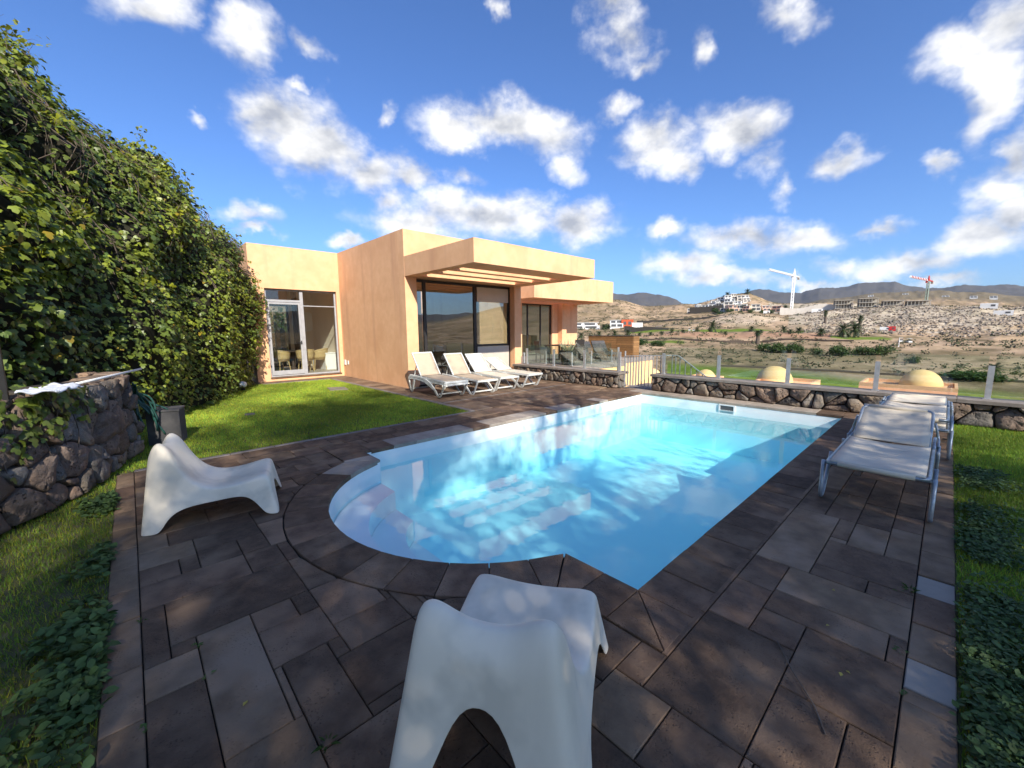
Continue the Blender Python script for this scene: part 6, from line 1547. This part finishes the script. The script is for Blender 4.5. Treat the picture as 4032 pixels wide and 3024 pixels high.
# ---- tower cranes
def crane(label, az, r, H, jib, cj, ang, mast_m, jib_m, apex, alt=None, group='tower cranes'):
    p = pol(az, r); t = thing('tower_crane', label, 'crane', p, ang, group); w = .8
    def lattice(fn, n, m, nm, alt_m=None):
        for part in ((0,n) if alt_m is None else None,) if alt_m is None else [(k,k+1) for k in range(n)]:
            mb = MB()
            for k in range(part[0],part[1]):
                A, B = fn(k), fn(k+1)
                for i in range(len(A)): mb.tube([A[i],B[i]],.26,4); mb.tube([A[i],B[(i+1)%len(A)]],.15,4)
                for i in range(len(A)): mb.tube([A[i],A[(i+1)%len(A)]],.13,4)
            mb.build(nm, m if alt_m is None or part[0]%2 == 0 else alt_m, t, local=True)
    n = int(H/3); lattice(lambda k: [(sx*w,sy*w,H*k/n) for sx,sy in ((1,1),(1,-1),(-1,-1),(-1,1))], n, mast_m, 'mast')
    MB().box((-1.1,-1.1,-.8),(1.1,1.1,.0)).build('footing','concrete',t,local=True)
    nj = int(jib/4); lattice(lambda k: [(1+jib*k/nj,-.6,H+jib*.0*k),(1+jib*k/nj,.6,H),(1+jib*k/nj,0,H+1.3)], nj, jib_m, 'jib_section' if alt else 'jib', alt)
    lattice(lambda k: [(-1-cj*k/3,-.6,H),(-1-cj*k/3,.6,H),(-1-cj*k/3,0,H+.8)], 3, jib_m, 'counter_jib')
    MB().box((-cj-1,-.8,H-2.0),(-cj+1.2,.8,H+.2)).build('counterweight','concrete',t,local=True)
    lattice(lambda k: [(sx*w*(1-k/4.2),sy*w*(1-k/4.2),H+apex*k/4) for sx,sy in ((1,1),(1,-1),(-1,-1),(-1,1))], 4, jib_m, 'tower_top')
    MB().box((.9,-1.6,H-1.8),(2.2,-.5,H-.1)).build('cab',jib_m,t,local=True)
    mb = MB(); mb.tube([(0,0,H+apex),(1+jib*.6,0,H+1.3)],.05,4); mb.tube([(0,0,H+apex),(-cj,0,H+.8)],.05,4); mb.build('tie_rod','far_dark',t,local=True)
    return t
def dir_ang(az, deg): return math.radians(az+deg)
def aim(a0, r0, a1, r1): p, q = pol(a0,r0), pol(a1,r1); return math.atan2(q.y-p.y, q.x-p.x)
crane('large white tower crane above the pale retaining wall', 12.8, 470, 31.0, 64.0, 14.0, aim(12.8,470,15.23,408), 'crane_white', 'crane_white', 7.0)
crane('smaller red and white tower crane behind the concrete shells', 1.88, 560, 24.0, 56.0, 13.0, aim(1.88,560,3.17,506), 'crane_green', 'crane_red', 5.0, 'crane_white')
# far scattered houses on the dark hill
for i,(a,r) in enumerate([(6.0,1240),(3.4,1290),(.6,1150),(-1.2,1160),(-2.4,1180)]):
    villa('tiny white farm house on the dark far hill, %s from the left' % ORD[i], a, r, 10, 4, 8, 0, 'far_white', 80+i, 'farm houses on the far hill', -.5, 'farm_house')

# ================================================================== the hazy air over the valley
hz = bpy.data.materials.new('haze'); n_, l_ = nodes_of(hz); n_.remove(n_['Principled BSDF'])
pv = n_.new('ShaderNodeVolumePrincipled'); pv.inputs['Color'].default_value = (.62,.78,1.0,1); pv.inputs['Density'].default_value = 3.2e-5; pv.inputs['Anisotropy'].default_value = 0.2
l_.new(pv.outputs[0], n_['Material Output'].inputs['Volume']); MATS['haze'] = hz
zlow = float(za.min())-1.0
MB().box((-9200,-9200,zlow),(9200,9200,float(za.max())+20)).build('haze', 'haze')['kind'] = 'stuff'
